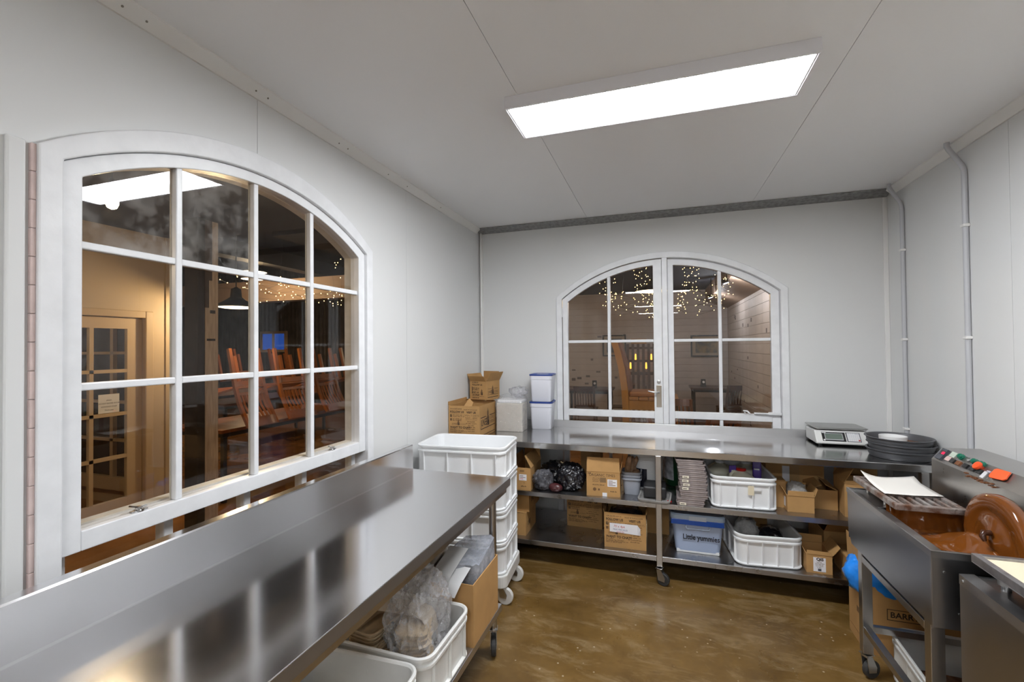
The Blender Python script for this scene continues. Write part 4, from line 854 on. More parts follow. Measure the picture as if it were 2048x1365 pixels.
# wheel: axis along x
Mw = Matrix.Translation((1.150 - ox, 2.132 - oy, .865)) @ Matrix.Rotation(R(90), 4, 'Y')
MB().lathe([(.006, -.012), (.030, -.010), (.034, -.004), (.055, -.004), (.060, 0), (.085, .000), (.088, .003), (.120, .002), (.125, -.001), (.160, 0), (.172, .004), (.1755, .012), (.1755, .036), (.170, .046), (.15, .05), (.01, .05)], 72, M=Mw).out('wheel', choc, mc, smooth=60)
MB().tube([(1.140 - ox, 2.12 - oy, .905), (1.118 - ox, 2.118 - oy, .905), (1.112 - ox, 2.112 - oy, .893), (1.115 - ox, 2.105 - oy, .878)], [.010, .011, .010, .006], 12).out('wheel_nut', mat('dark_chocolate', (.05, .015, .005), .2), mc, smooth=60)
MB().tube([(1.2005 - ox, 2.132 - oy, .865), (1.2495 - ox, 2.132 - oy, .865)], .02, 14).out('axle', zinc, mc)
# console behind the trough
MB().prism([(1.25 - ox, .60), (1.25 - ox, 1.040), (1.292 - ox, 1.095), (1.44 - ox, 1.098), (1.4465 - ox, 1.09), (1.4465 - ox, .60)], 'y', 1.984 - oy, 2.7315 - oy).out('console', steel_cons, mc)
cE = Vector((.042, 0, .055)); cl = cE.length; ca = math.atan2(.055, .042)
def ctl(s_, y, mb, name, m, sm=None, par=None):
    o = mb.out(name, m, mc, smooth=sm); p = Vector((1.25 - ox, y - oy, 1.040)) + cE * s_
    o.matrix_local = Matrix.Translation(p) @ Matrix.Rotation(-ca, 4, 'Y'); return o
ctl(.55, 2.683, MB().box(-.029, .029, -.022, .022, .0002, .010), 'controller', mat('controller_grey', (.055, .06, .075), .35)); ctl(.66, 2.680, MB().box(-.011, .011, -.015, .015, .0102, .0106), 'display', mat('dark_red_glass', (.03, .004, .006), .1)); ctl(.63, 2.672, MB().box(-.006, .006, -.009, .009, .0107, .0112), 'digits', emit('red_digits', (1, .02, .06), 1.2))
ctl(.80, 2.622, MB().box(-.013, .013, -.020, .020, .0002, .004), 'label_plate', mat('plate_green', (.48, .55, .47), .4)); ctl(.42, 2.630, MB().box(-.011, .011, -.018, .018, .0002, .004), 'label_plate', mat('plate_pink', (.60, .45, .42), .4))
grn = mat('green_button', (.004, .13, .075), .2); orn = mat('orange_button', (.85, .09, .02), .25)
for y in (2.563, 2.470, 2.425): ctl(.84, y, MB().lathe([(.014, .0002), (.014, .006), (.012, .007), (.012, .014), (.009, .018), (.003, .019)], 20), 'green_button', grn, 40)
ctl(.84, 2.514, MB().lathe([(.012, .0002), (.012, .006), (.008, .007), (.007, .003)], 20), 'bezel_ring', zinc, 40)
ctl(.62, 2.418, MB().lathe([(.011, .0002), (.011, .012), (.018, .014), (.019, .020), (.017, .024), (.006, .025)], 24), 'stop_button', orn, 40)
for y, m_ in ((2.590, blackp), (2.547, choc_m), (2.497, blackp), (2.450, rubber), (2.408, rubber)): ctl(.38, y, MB().box(-.010, .010, -.014, .014, .0002, .008), 'rocker_switch', m_)
ctl(.30, 2.378, MB().box(-.016, .016, -.011, .011, .0002, .003), 'label_plate', mat('plate_white', (.6, .6, .62), .3))
s = MB()
for k in range(14): t = k / 13; s.box(-.008 - .003 * math.sin(k), .004 + .004 * math.sin(k * 2.1), -.006, .006, .0001, .004, Matrix.Translation((1.2475 - ox, 2.46 - t * .17 - oy, 1.040 - .012 * abs(math.sin(k * 1.3)))))
s.out('dried_drips', choc_m, mc)
sp = thing('scraper', 'orange silicone scraper lying on the machine console', 'scraper', (1.2755, 2.302, 1.0755), 0)
sp.rotation_euler = (Matrix.Rotation(-math.atan2(.055, .042), 4, 'Y') @ Matrix.Rotation(R(97), 4, 'Z')).to_euler()
MB().prism([(-.036, -.020), (.030, -.024), (.042, -.018), (.044, .014), (.036, .022), (-.030, .022), (-.040, .014)], 'z', .001, .008).out('blade', mat('orange_silicone', (.9, .12, .03), .4), sp, bevel=.002)
MB().tube([(.043, .0, .006), (.062, -.002, .007)], .005, 8).out('handle', mat('clear_handle', (.45, .42, .5), .2), sp, smooth=60)
# slotted rack over the trough
rk = thing('slotted_rack', 'chocolate spattered slotted metal rack lying across the machine trough', 'rack', (1.066, 2.560, .8935), 0)
rx, ry = .124, .222; spl = mat('spattered_steel', (.40, .37, .35), .42, .4, col2=(.15, .07, .04), vscale=22, bump=.4, bscale=60)
s = MB()
for (x0, x1, y0, y1) in ((-rx, rx, -ry, -ry + .022), (-rx, rx, ry - .022, ry), (-rx, -rx + .020, -ry + .022, ry - .022), (rx - .020, rx, -ry + .022, ry - .022)): s.box(x0, x1, y0, y1, 0, .026)
s.out('frame', spl, rk, bevel=.004)
for k in range(6):
    x = -.084 + k * .0335; MB().box(x - .007, x + .007, -ry + .022, ry - .022, .006, .020).out('slat', spl, rk, bevel=.002)
MB().box(-rx + .02, rx - .02, -.06, -.035, .012, .022).out('cross_bar', spl, rk)
s = MB(); G = []
for j in range(13):
    row = []
    for i in range(11):
        u, v = i / 10, j / 12; x = -.105 + .225 * u + .015 * v; y = -.075 + .285 * v - .02 * (1 - u) * (1 - v); z = .0275 + .030 * max(0, 1 - u * 2.4) ** 2 * v ** 3 + .016 * max(0, v - .75) * 4 * u ** 3 + .006 * max(0, .2 - v) * 5 * abs(u - .5)
        row.append((x, y, z))
    G.append(row)
s.loft(G, cap0=False, cap1=False, closed=False)
sheet = s.out('paper_sheet', mat('baking_paper', (.78, .75, .70), .45), None, (1.062, 2.565, .8945), (0, 0, 0), smooth=80); m_ = sheet.modifiers.new('thick', 'SOLIDIFY'); m_.thickness = .0008; tag(sheet, 'sheet of white baking paper lying on the slotted rack', 'paper')

# ------------------------------------------------------------ vibrating table in front, bottom right
vt = thing('vibrating_table', 'steel vibrating table with cream lined tray at the lower right edge', 'machine', (1.25, 1.45, 0)); vx, vy = 1.25, 1.45
s = MB(); s.box(.95 - vx, .953 - vx, .95 - vy, 1.925 - vy, .30, .822); s.box(.953 - vx, 1.55 - vx, 1.922 - vy, 1.925 - vy, .50, .822); s.box(.953 - vx, 1.55 - vx, .95 - vy, .953 - vy, .50, .822); s.box(1.547 - vx, 1.55 - vx, .953 - vy, 1.922 - vy, .50, .822); s.out('cabinet', steel_mach, vt)
MB().loft([[(.949 - vx, y - vy, .8225), (.99 - vx, y - vy, .826), (1.02 - vx, y - vy, .80), (1.50 - vx, y - vy, .80), (1.55 - vx, y - vy, .8225), (1.55 - vx, y - vy, .8195), (.949 - vx, y - vy, .8195)] for y in (.95, 1.926)]).out('top_pan', steel_mach, vt)
MB().box(.9485 - vx, .9495 - vx, .95 - vy, 1.925 - vy, .790, .8225).out('edge_fold', steel_cons, vt)
MB().lathe([(.006, 0), (.006, .003), (.002, .004)], 10, M=Matrix.Translation((.9484 - vx, 1.905 - vy, .806)) @ Matrix.Rotation(R(-90), 4, 'Y')).out('rivet', zinc, vt); MB().lathe([(.006, 0), (.006, .003), (.002, .004)], 10, M=Matrix.Translation((.9484 - vx, 1.58 - vy, .806)) @ Matrix.Rotation(R(-90), 4, 'Y')).out('rivet', zinc, vt)
for x in (1.025, 1.45):
    for y in (1.05, 1.84): MB().lathe([(.022, 0), (.022, .01), (.012, .012), (.012, .030), (.020, .032), (.020, .056), (.010, .058), (.010, .0665)], 16, (x - vx, y - vy, .8055)).out('spring_mount', zinc, vt, smooth=35)
for x in (.953, 1.515):
    for y in (.97, 1.89): MB().box(x - vx, x + .035 - vx, y - vy, y + .035 - vy, 0, .50).out('leg', steel_leg, vt)
trm = thing('cream_tray', 'long metal tray lined with cream paper on the vibrating table', 'tray', (1.250, 1.412, .8725), 0)
ttm = mat('tray_metal', (.40, .39, .40), .35, .9, var=.3, vscale=20)
s = MB(); s.box(-.275, .275, -.50, .50, 0, .004); s.box(-.275, -.255, -.50, .50, .004, .030); s.box(.255, .275, -.50, .50, .004, .030); s.box(-.255, .255, .48, .50, .004, .030); s.out('tray_frame', ttm, trm, bevel=.003)
MB().box(-.254, .254, -.50, .479, .0045, .022).out('cream_liner', paper_c, trm)
# carton with blue bag and crate below the machine
b = carton('cocoa_carton', 'tall brown carton lettered BARRY under the chocolate machine', .42, .225, .36, (1.205, 2.915, .0005), -1, {'left': 92, 'back': 90, 'right': 95}, flen={'left': .19, 'back': .14, 'right': .1})
F(b, 'BARRY', .040, -.105, .205, .225, ink, .02); mark(b, -.118, .190, .25, .003, .225); mark(b, -.118, .243, .25, .003, .225); mark(b, -.118, .190, .003, .055, .225)
MB().box(-.2108, -.2102, -.10, .10, .05, .052).out('printed_mark', ink2, b); MB().box(-.2108, -.2102, -.03, .0, .16, .19).out('printed_mark', ink2, b)
bag('blue_bag', 'bright blue plastic bag bulging from the tall carton under the machine', 'plastic bag', (1.120, 2.895, .255), (.185, .098, .115), mat('blue_film', (.015, .26, .90), .28, bump=.7, bscale=14, coat=.3), 41, .12, 2.4, .15, .05)
cr_ = crate('worn white crate with brown scraps on the floor under the machine', .385, .585, .215, (1.215, 2.405, .0005), -3, wplast_old, ribs=(2, 3), r=.09)
MB().loft([rrect(.29, .49, .05, .012), rrect(.30, .50, .05, .05)]).out('cocoa_scraps', choc_m, cr_)

# ------------------------------------------------------------ conduits on the right wall
for y, lb in ((3.052, 'grey conduit pipe on the right wall, nearer of two'), (3.712, 'grey conduit pipe on the right wall, nearest the corner')):
    c = thing('conduit_pipe', lb, 'pipe', (XR - .0135, y, 0), 0, 'wall conduits')
    MB().tube([(0, 0, .90), (0, 0, 2.50), (-.002, 0, 2.53), (-.008, .004, 2.56), (-.050, .03, 2.66), (-.056, .035, 2.68), (-.056, .035, 2.6995)], .0125, 14).out('pipe', mat('conduit_grey', (.52, .53, .56), .4), c, smooth=50)
    for z in (2.232, 1.630, 1.030): MB().box(-.016, .0132, -.017, .017, z - .008, z + .008).out('clip', trim_p, c, bevel=.003)

# ------------------------------------------------------------ the dining hall outside the windows
GZ = -.065
hfloor = mat('hall_floor', (.30, .135, .045), .22, var=.35, vscale=2.5, bump=.03, bscale=12)
struct(MB().box(-14, 1.65, -4.5, 11.5, GZ - .05, GZ).out('floor_hall', hfloor))
struct(MB().box(-14, 1.65, -4.5, 11.5, 4.10, 4.2).out('ceiling_hall', mat('dark_ceiling', (.035, .036, .045), .8)))
hw = mat('hall_white_boards', (.52, .46, .42), .6, var=.10, vscale=4, bump=.1, bscale=25)
knot = mat('bare_patch', (.15, .12, .11), .8)
corr = mat('dark_corrugated', (.075, .065, .058), .55, .4, var=.35, vscale=3)
cream = mat('cream_paint', (.56, .44, .29), .55, var=.05, vscale=2)
brownwall = mat('brown_wall', (.30, .21, .15), .6, var=.12, vscale=2)
# far wall behind the back window: painted boards
fw_ = sroot('wall_far'); MB().box(-4.2, 1.65, 11.36, 11.5, GZ, 4.1).out('backing', brownwall, fw_)
bo = MB().box(-4.2, 1.48, -.008, .008, 0, .1485).mesh('board')
for k in range(27): put('board', bo, hw, fw_, (0, 11.350, GZ + k * .1535))
rw_ = sroot('wall_annex'); MB().box(1.50, 1.65, 4.06, 11.36, GZ, 4.1).out('backing', brownwall, rw_)
bo = MB().box(-.008, .008, 0, 3.6, 0, .1485).mesh('board')
for k in range(17):
    for y in (4.06, 7.664): put('board', bo, hw, rw_, (1.490, y, GZ + k * .1535))
s = MB(); rnd = random.Random(3)
for k in range(26):
    y = 5.0 + rnd.random() * 6; z = .1 + rnd.random() * 2.1; s.box(1.4815, 1.4835, y, y + .04 + .10 * rnd.random(), z, z + .02 + .05 * rnd.random())
s.out('bare_patches', knot, rw_)
s = MB()
for k in range(22):
    x = -2.6 + rnd.random() * 2.6; z = .3 + rnd.random() * 1.6; s.box(x, x + .04 + .07 * rnd.random(), 11.3405, 11.3425, z, z + .03 + .06 * rnd.random())
s.out('bare_patches', knot, fw_)
struct(MB().prism([(1.02, 2.62), (1.495, 2.45), (1.495, 2.9), (1.02, 2.9)], 'y', 4.06, 11.35).out('trim_10', brownwall))
# corrugated wall with window at the far left, dark side wall
s = MB(); n_ = 260; A = []; 
for k in range(n_ + 1): x = -14 + 9.8 * k / n_; A.append((x, 11.30 + .02 * math.cos(k * math.pi / 2)))
s.loft([[(x, y, GZ), (x, y, 4.1)] for x, y in A], cap0=False, cap1=False, closed=False); struct(s.out('wall_corrugated', corr, smooth=60))
struct(MB().box(-14.1, -14, -4.5, 11.5, GZ, 4.1).out('wall_side', mat('dark_side', (.05, .045, .04), .7)))
w3 = sroot('window_3', (-11.58, 11.24, 1.85)); s = MB()
for x0, x1, z0, z1 in ((-.52, .52, .25, .33), (-.52, .52, -.33, -.25), (-.52, -.44, -.25, .25), (.44, .52, -.25, .25), (-.04, .04, -.25, .25)): s.box(x0, x1, -.03, .03, z0, z1)
s.out('window_frame', cream, w3)
for x in (-.24, .24): MB().box(x - .2, x + .2, -.005, .005, -.25, .25).out('pane', emit('dusk_pane', (.03, .12, .55), .22), w3)
# beam across the hall
struct(MB().box(-14, -2.6, 8.4, 8.7, 2.75, 3.25).out('trim_11', brownwall)); struct(MB().box(-7.6, -7.3, 3.6, 11.2, 3.3, 3.6).out('trim_12', mat('dark_beam', (.03, .03, .035), .7)))
struct(MB().box(-4.2, 1.65, 4.06, 11.35, 2.90, 2.98).out('ceiling_annex', mat('dark_ceiling', (.035, .036, .045), .8)))
# cream room block with french door
cw = sroot('wall_cream', (-4.9, 0, 0), 90)
wall_panel(-4.5, 2.30, GZ, 4.1, .12, None, cw, 'wall_section', cream); wall_panel(3.16, 3.50, GZ, 4.1, .12, None, cw, 'wall_section', cream)
wall_panel(2.30, 3.16, 1.925, 4.1, .12, None, cw, 'wall_section', cream)
MB().box(3.36, 3.50, -.012, .0, GZ, 4.1).out('corner_board', cream, cw)

struct(MB().box(-8.2, -5.03, 3.38, 3.50, GZ, 4.1).out('wall_cream_end', cream))
dr = sroot('door_1', (-4.9, 2.73, GZ), 90)      # local x = +Y
cdoor = mat('cream_gloss', (.60, .46, .29), .35)
s = MB(); H_ = 1.99
s.box(.425, .50, -.03, .10, 0, H_ + .07); s.box(-.50, -.425, -.03, .10, 0, H_ + .07); s.box(-.425, .425, -.03, .10, H_, H_ + .07); s.out('door_frame', cdoor, dr, bevel=.008)
leaf = MB(); leaf.box(.29, .42, .02, .06, .01, H_ - .004); leaf.box(-.42, -.33, .02, .06, .01, H_ - .004); leaf.box(-.33, .29, .02, .06, .01, .255); leaf.box(-.33, .29, .02, .06, 1.88, H_ - .004)
lo = leaf.out('leaf', cdoor, dr)
for x in (.0, ): MB().box(x - .016, x + .016, .022, .058, .255, 1.88).out('glazing_bar', cdoor, lo)
MB().box(-.33 + .0, -.31, .022, .058, .255, 1.88).out('glazing_bar', cdoor, lo)
zr = [.255, .655, 1.065, 1.475, 1.88]
for z in zr[1:-1]: MB().box(-.31, .29, .022, .058, z - .016, z + .016).out('glazing_bar', cdoor, lo)
for p, q in ((-.31, -.016), (.016, .29)):
    for z0, z1 in zip(zr, zr[1:]): MB().box(p, q, .038, .041, z0 + .016 if z0 > .3 else z0, z1 - .016 if z1 < 1.8 else z1).out('pane', glass, lo)
nt = MB().box(.06, .23, .033, .036, 1.085, 1.26).out('notice', paper, lo)
for k, t_ in enumerate(('please', 'DO NOT ENTER ROOM', 'WITHOUT STAFF', 'Thank you')): text(t_, .017, ink, nt, (.145, .0325, 1.200 - k * .031), (R(90), 0, 0), .01, 'CENTER')
# the inner door and room seen through it
dr2 = sroot('door_2', (-5.90, 3.34, 0), 0); s = MB()
for x0, x1, z0, z1 in ((-.62, -.54, GZ, 2.0), (.60, .68, GZ, 2.0), (-.54, .60, .10, .24), (-.54, .60, 1.90, 2.0), (.215, .265, .24, 1.90), (-.17, -.13, .24, 1.90), (-.54, .60, 1.565, 1.595), (-.54, .60, 1.035, 1.065), (-.54, .60, .625, .655)): s.box(x0, x1, -.02, .02, z0, z1)
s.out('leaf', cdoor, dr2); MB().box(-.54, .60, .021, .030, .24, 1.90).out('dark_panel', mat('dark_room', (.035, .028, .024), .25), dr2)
struct(MB().box(-8.3, -8.2, -4.5, 3.5, GZ, 4.1).out('wall_inner', brownwall)); 
s = MB()
for k in range(14): s.box(-7.9 + .001 * k, -7.6, 1.1 + (k % 2) * .004, 1.8, GZ + .15 + k * .06, GZ + .19 + k * .06)
tag(s.out('plate_rack', mat('dark_metal', (.06, .06, .06), .4)), 'dark ribbed rack in the room behind the cream door', 'rack')
struct(MB().box(-8.3, -1.72, -4.5, 3.55, 2.78, 2.86).out('ceiling_porch', mat('dark_ceiling', (.035, .036, .045), .8)))
fill_inner = ((-6.3, 1.6, 2.2), 10)  # lamp added to brighten the inner room
# old timber post
post_m = mat('peeling_paint', (.66, .55, .44), .7, col2=(.46, .36, .27), vscale=14, stretch=(3, 3, .4), bump=.3, bscale=25)
po = thing('timber_post', 'old timber post with peeling paint outside the left window', 'post', (-3.96, 3.045, GZ), 0)
MB().box(-.075, .075, -.04, .095, 0, 4.1).out('timber', post_m, po, bevel=.008); MB().box(-.075, .085, -.115, -.042, 0, 4.1).out('dark_batten', mat('dark_timber', (.03, .022, .018), .8, var=.4, vscale=10), po, bevel=.008)
for z, h_ in ((2.0, .03), (.45, .04), (1.75, .02)): MB().box(.076, .079, -.02 + .03 * (z > 1.8), .06, z, z + h_).out('iron_fixing', mat('rust', (.03, .018, .012), .8), po)
MB().box(.0755, .078, -.04, .03, 2.3, 3.2).out('bare_patch', mat('bare_timber', (.09, .065, .05), .8, var=.3, vscale=12), po); MB().box(.0755, .078, -.04, .0, 2.05, 2.3).out('bare_patch', mat('bare_timber', (.09, .065, .05)), po)
# chairs
def chair(label, m, loc, rz=0, group=None):
    t = thing('dining_chair', label, 'chair', loc, rz, group)
    MB().prism([(-.21, -.20), (.21, -.20), (.19, .20), (-.19, .20)], 'z', .435, .460).out('seat', m, t, bevel=.006)
    for x in (-.185, .185):
        MB().bar((x, -.175, 0), (x, -.175, .435), .036, .036, (0, 1, 0)).out('leg', m, t)
        MB().loft([[(x - .018, y - .018, z), (x + .018, y - .018, z), (x + .018, y + .018, z), (x - .018, y + .018, z)] for y, z in ((.20, 0), (.185, .44), (.20, .62), (.245, .80), (.275, .90))]).out('leg', m, t)
    MB().box(-.167, .167, -.185, -.165, .37, .43).out('apron', m, t); MB().box(-.167, .167, .175, .195, .37, .43).out('apron', m, t)
    MB().loft([[(x, .262 - .025 * (1 - (x / .167) ** 2) * -1, .80), (x, .282 + .025 * (1 - (x / .167) ** 2), .80), (x, .298 + .025 * (1 - (x / .167) ** 2), .90), (x, .278 - .025 * (1 - (x / .167) ** 2) * -1, .90)] for x in [-.167 + .334 * k / 8 for k in range(9)]]).out('top_rail', m, t)
    MB().box(-.167, .167, .183, .200, .50, .53).out('lower_rail', m, t)
    for k in range(6):
        x = -.13 + k * .052; MB().loft([[(x - .011, y - .005, z), (x + .011, y - .005, z), (x + .011, y + .007, z), (x - .011, y + .007, z)] for y, z in ((.191, .53), (.215, .67), (.272, .80))]).out('slat', m, t)
    return t
warm = mat('orange_timber', (.26, .085, .022), .28, var=.25, vscale=9, stretch=(1, 1, .3)); dkw = mat('dark_timber_gloss', (.085, .036, .018), .35, var=.3, vscale=9)
def table(label, m, loc, w_, d_, h_=.80, leg_m=None, rz=0):
    t = thing('dining_table', label, 'table', loc, rz, 'hall tables'); n_ = max(3, round(w_ / .14)); leg_m = leg_m or blackp
    for k in range(n_): x = -w_ / 2 + k * w_ / n_; MB().box(x + .001, x + w_ / n_ - .001, -d_ / 2, d_ / 2, h_ - .035, h_).out('plank', m, t)
    MB().box(-w_ / 2 + .06, w_ / 2 - .06, -d_ / 2 + .06, d_ / 2 - .06, h_ - .09, h_ - .0355).out('apron', leg_m, t)
    for x in (-w_ / 2 + .07, w_ / 2 - .07):
        for y in (-d_ / 2 + .08, d_ / 2 - .08): MB().box(x - .022, x + .022, y - .022, y + .022, 0, h_ - .0905).out('leg', leg_m, t)
    return t
table('long timber table near the post carrying upturned chairs', warm, (-4.90, 4.80, GZ), .86, 2.3)
c0 = chair('orange timber chair upturned on the long table, nearest the post', warm, (-4.70, 3.95, GZ + .80 + .905)); c0.rotation_euler = (R(180 - 14), 0, R(90)); c0['group'] = 'upturned chairs on the hall tables'; c0.location.z = GZ + .80 + .832
for x, y, lb in ((-4.72, 4.62, 'orange timber chair upturned on the long table, second from the post'), (-4.74, 5.22, 'orange timber chair upturned on the long table, third from the post'), (-4.74, 5.80, 'orange timber chair upturned at the far end of the long table')): dup(c0, (x, y, GZ + .80 + .832), 0, lb, rot=(R(180 - 14), 0, R(84 + 8 * (y - 4.6))))
table('second timber table further back in the hall', dkw, (-7.0, 6.6, GZ), .86, 2.4)
for y, lb in ((5.8, 'left'), (6.5, 'middle'), (7.2, 'right')): dup(c0, (-6.8, y, GZ + .80 + .832), 0, f'upturned chair on the second hall table, {lb} one', rot=(R(166), 0, R(88)))
br = thing('bottle', 'dark bottle with arms of a wire holder on the hall table', 'bottle', (-4.58, 5.45, GZ + .801)); MB().lathe([(.035, 0), (.038, .02), (.038, .15), (.015, .21), (.014, .25)], 16).out('glass_body', mat('dark_bottle', (.015, .01, .008), .15), br, smooth=40)
# giant chair and dining sets seen through the back window
gold = mat('golden_timber', (.52, .26, .045), .3, var=.2, vscale=5, stretch=(1, 1, .3))
gc = thing('giant_chair', 'oversized golden timber chair outside the far window', 'chair', (-.22, 8.55, GZ), 0)
for y in (-.36, .36): 
    MB().loft([[(x - .055, y - .03, z), (x + .055, y - .03, z), (x + .055, y + .03, z), (x - .055, y + .03, z)] for x, z in ((-.36, 0), (-.36, .55), (-.375, .9), (-.42, 1.25), (-.50, 1.60), (-.56, 1.78))]).out('back_post', gold, gc, smooth=50)
    MB().box(.40, .50, y - .03, y + .03, 0, .72).out('leg', gold, gc)
MB().box(-.30, .50, -.39, -.33, .56, .72).out('seat_rail', gold, gc); MB().box(-.30, .50, .33, .39, .56, .72).out('seat_rail', gold, gc)
for k in range(5): x = -.30 + k * .165; MB().box(x, x + .155, -.40, .40, .7205, .775).out('seat_plank', mat('pale_timber', (.46, .24, .10), .4), gc, bevel=.01)
for k in range(4): y = -.31 + k * .165; MB().loft([[(x - .02, y, z), (x + .02, y, z), (x + .02, y + .14, z), (x - .02, y + .14, z)] for x, z in ((-.29, .79), (-.31, 1.0), (-.35, 1.28), (-.43, 1.58), (-.475, 1.74))]).out('back_plank', mat('red_timber', (.20, .085, .035), .4), gc, smooth=50)
MB().box(-.30, .45, -.34, .34, .776, .86).out('cushion', mat('tan_cushion', (.40, .20, .10), .6), gc, bevel=.03, seg=3)
table('dark table at the far left of the back window view', dkw, (-1.42, 9.55, GZ), 1.0, .75)
table('dark table at the far right of the back window view', dkw, (1.02, 10.35, GZ), .85, .75, rz=0)
k0 = chair('dark timber chair left of the far right table', dkw, (.40, 10.25, GZ), 80, 'dark dining chairs'); 
for x, y, rz_, lb in ((1.32, 9.82, 200, 'dark timber chair in front of the far right table'), (-2.05, 9.5, 95, 'dark timber chair at the left edge of the far window view'), (-.80, 9.4, 270, 'dark timber chair beside the giant chair'), (-1.4, 9.0, 180, 'dark timber chair in front of the far left table')): dup(k0, (x, y, GZ), rz_, lb, 'dark dining chairs')
dup(c0, (.265, 6.65, GZ), 20, 'orange timber chair close outside the far window, left one', 'orange chairs by the far window', rot=(0, 0, R(8)))
dup(c0, (.56, 5.75, GZ), 20, 'orange timber chair close outside the far window, right one', 'orange chairs by the far window', rot=(0, 0, R(205)))
dup(c0, (.16, 5.30, GZ), 20, 'orange timber chair behind the giant chair seat', 'orange chairs by the far window', rot=(0, 0, R(90)))
for x, y, lb in ((-1.3, 9.5, 'small menu holder on the far left table'), (.86, 10.3, 'small menu holder on the far right table')):
    mh = thing('menu_holder', lb, 'menu holder', (x, y, GZ + .801), 15); MB().prism([(-.04, 0), (.04, 0), (.006, .16), (-.006, .16)], 'x', -.045, .045).out('card', mat('menu_card', (.02, .018, .015), .4), mh); MB().lathe([(.025, 0), (.025, .001)], 16, M=Matrix.Translation((0, -.022, .10)) @ Matrix.Rotation(R(78), 4, 'X')).out('printed_mark', paper, mh)
# framed pictures on the far wall
def picture(label, x, z, w_, h_, m):
    p = thing('framed_picture', label, 'picture', (x, 11.32, z)); s = MB()
    for a in ((-w_ / 2, w_ / 2, h_ / 2 - .03, h_ / 2), (-w_ / 2, w_ / 2, -h_ / 2, -h_ / 2 + .03), (-w_ / 2, -w_ / 2 + .03, -h_ / 2 + .03, h_ / 2 - .03), (w_ / 2 - .03, w_ / 2, -h_ / 2 + .03, h_ / 2 - .03)): s.box(a[0], a[1], -.02, .02, a[2], a[3])
    s.out('frame', blackp, p); MB().box(-w_ / 2 + .03, w_ / 2 - .03, .0, .01, -h_ / 2 + .03, h_ / 2 - .03).out('mount', mat('mount_card', (.40, .33, .24), .6), p); MB().box(-w_ / 2 + .1, w_ / 2 - .1, -.003, -.0005, -h_ / 2 + .09, h_ / 2 - .09).out('print', m, p)
picture('black framed landscape print on the wall outside the far window', 1.02, 1.595, .66, .50, mat('landscape_print', (.30, .22, .10), .5, col2=(.05, .06, .07), vscale=7)); picture('dark framed picture on the far wall above the left table', -1.06, 1.62, .56, .52, mat('dark_print', (.07, .08, .10), .4, var=.4, vscale=8))
# pallet screen with candle-like lamps, box on top
ps = thing('pallet_screen', 'slatted pallet screen with warm lamps behind it in the hall', 'screen', (-.40, 10.9, GZ)); pw = mat('pallet_wood', (.10, .05, .025), .7)
for z in (1.02, 1.30, 1.60): MB().box(-.34, .42, -.03, .0, z, z + .05).out('rail', pw, ps)
for k in range(7): MB().box(-.34 + k * .117, -.28 + k * .117, -.055, -.031, 0, 1.72).out('slat', pw, ps)
for k, x in enumerate((-.255, -.138, .096, .213, .33)): MB().lathe([(.016, 0), (.02, .02), (.015, .13), (.006, .15)], 10, (x, .05, 1.34 if k % 2 else 1.14)).out('lamp', emit('amber_lamp', (1, .36, .04), 1.6), ps)
MB().box(-.34, .42, .001, .14, 1.00, 1.02).out('ledge', pw, ps); MB().box(-.34, .42, .001, .14, 1.30, 1.32).out('ledge', pw, ps)
tag(MB().box(-.17, .17, -.06, .06, 0, .12).out('small_carton', card, None, (-.46, 10.905, GZ + 1.721)), 'small pale carton standing on top of the pallet screen', 'cardboard box')
# pendants (some added as fill), bulb, wall spots
def lamp(parent, loc, w_, col=(1, .72, .40), rad=.04):
    l = bpy.data.lights.new('lamp_light', 'POINT'); l.energy = w_; l.color = col; l.shadow_soft_size = rad
    o = bpy.data.objects.new('lamp_light', l); COL.objects.link(o); o.parent = parent; o.location = loc
shade_m = mat('shade_dark', (.03, .03, .032), .5); shade_in = emit('lamp_glow', (1, .80, .52), 2.2)
def pendant(label, loc, r, w_, top=4.1):
    p = thing('pendant_lamp', label, 'pendant lamp', loc, 0, 'hall pendant lamps')
    MB().lathe([(r, 0), (r * .93, .028), (r * .5, .08), (r * .30, .11), (r * .26, .20), (r * .10, .215), (r * .10, .22), (r * .2, .10), (r * .45, .07), (r * .9, .02), (r * .985, .0)], 32).out('shade', shade_m, p, smooth=50)
    MB().lathe([(r * .97, .001), (r * .7, -.010), (r * .3, -.016), (r * .05, -.017)], 28, cap0=False).out('diffuser', shade_in, p, smooth=60)
    MB().tube([(0, 0, .22), (0, 0, top - loc[2])], .006, 6).out('cord', blackp, p); lamp(p, (0, 0, -.06), w_)
pendant('dark pendant lamp hanging in the hall outside the left window', (-4.42, 3.78, 2.07), .19, 18); pendant('pendant lamp glowing above the giant chair', (-.10, 7.5, 2.47), .26, 8, 2.9)
pendant('added fill lamp deep in the hall between the tables', (-8.2, 7.4, 3.1), .22, 38); pendant('added fill lamp above the far left dining table', (-2.6, 8.8, 2.4), .22, 7, 2.9); pendant('added fill lamp between the two tables of upturned chairs', (-6.2, 5.62, 2.85), .20, 22); pendant('added fill lamp inside the room behind the cream door', fill_inner[0], .18, fill_inner[1], 2.78); pendant('added unseen fill lamp in the hall left of the camera', (-3.4, -.1, 2.3), .20, 12, 2.78)  # fill lamps added to brighten the hall, cream wall and inner room
bu = thing('bare_bulb', 'glowing bare bulb seen through the top left pane', 'light bulb', (-3.0, 1.76, 2.455)); MB().lathe([(.012, .09), (.014, .06), (.030, .03), (.032, .0), (.022, -.025), (.004, -.034)], 16).out('globe', emit('bulb_glow', (1, .78, .45), 25.), bu, smooth=60)
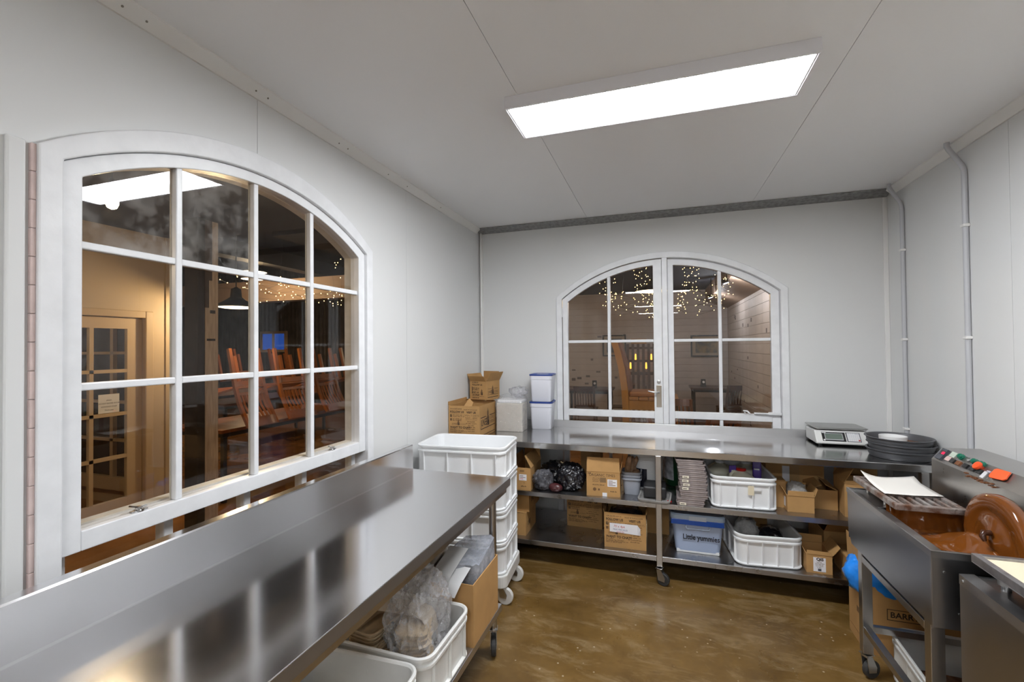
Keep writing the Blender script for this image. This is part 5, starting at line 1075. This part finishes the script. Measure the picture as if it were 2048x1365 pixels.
MB().lathe([(.016, .0905), (.016, .14), (.006, .15)], 12).out('holder', blackp, bu); MB().tube([(0, 0, .15), (0, 0, .324)], .004, 6).out('cord', blackp, bu); lamp(bu, (0, 0, -.06), 7, (1, .74, .42))
for y, lb in ((7.3, 'nearer black spotlight on the white boarded wall'), (9.4, 'further black spotlight on the white boarded wall')):
    sp_ = thing('wall_spotlight', lb, 'spotlight', (.95, y, 2.55), 0, 'wall spotlights'); MB().tube([(0, 0, .0), (-.0, 0, .349)], .008, 8).out('stem', blackp, sp_); MB().tube([(-.05, .03, -.01), (.03, -.02, .0)], [.04, .03], 14).out('head', blackp, sp_, smooth=50); lamp(sp_, (-.0, .03, -.10), 7, (.92, .94, 1.0), .03)
# fairy lights
fl_m = emit('fairy_glow', (1, .62, .20), 8.); fl_m.cycles.emission_sampling = 'NONE'
ico = bmesh.new(); bmesh.ops.create_icosphere(ico, subdivisions=1, radius=1); IV = [v.co.copy() for v in ico.verts]; IF = [[v.index for v in f.verts] for f in ico.faces]; ico.free()
def fairy(label, c, ext, n, seed, r=.0042, top=2.895):
    if top < 3: c = (c[0] * .775, c[1] * .775, 1.6 + (c[2] - 1.6) * .775); ext = tuple(e * .775 for e in ext)
    rn = random.Random(seed); t = thing('fairy_lights', label, 'fairy lights', c, 0, 'fairy light strings'); pts = []
    for k in range(n): pts.append(Vector(((rn.random() - .5) * ext[0] * (.6 + .4 * rn.random()), (rn.random() - .5) * ext[1], (k / n - .5) * ext[2] + (rn.random() - .5) * .12)))
    s = MB()
    for p in pts:
        v = [s.bm.verts.new(p + q * r) for q in IV]
        for f in IF: s.bm.faces.new([v[i] for i in f])
    o = s.out('bulbs', fl_m, t); o['kind'] = 'stuff'
    MB().tube(pts + [Vector((0, 0, max(.05, top - c[2])))], .0015, 4).out('wire', blackp, t)
for a in (('drop of fairy lights at the top centre of the far window, left', (-.28, 8.0, 2.83), (.3, .4, .5), 34, 1), ('drop of fairy lights below the pendant in the far window', (-.19, 8.3, 2.36), (.25, .4, .45), 34, 2), ('cloud of fairy lights left of the giant chair', (-.85, 8.0, 2.55), (.35, .4, .5), 30, 3), ('loose fairy lights beside the left cloud', (-.55, 8.2, 2.40), (.6, .4, .4), 26, 4),
          ('drop of fairy lights right of the window mullion, upper', (.50, 8.0, 2.72), (.3, .4, .5), 36, 5), ('drop of fairy lights right of the window mullion, lower', (.38, 8.3, 2.40), (.2, .4, .4), 30, 6), ('cloud of fairy lights near the white boarded wall', (1.02, 8.0, 2.60), (.45, .4, .4), 30, 7), ('loose fairy lights under the white wall cloud', (.80, 8.2, 2.36), (.6, .4, .4), 28, 8)): fairy(*a)
for i, (y, z) in enumerate(((5.3, 2.62), (5.7, 2.56), (6.1, 2.60), (6.6, 2.66), (7.0, 2.60), (7.6, 2.62), (7.7, 3.3), (8.0, 2.9))): fairy(f'fairy lights in the left hall, {["first", "second", "third", "fourth", "fifth", "sixth", "highest", "last"][i]} string from the pendant', (-6.0, y, z), (.8, .6, .35), 16, 20 + i, .007, 4.09)
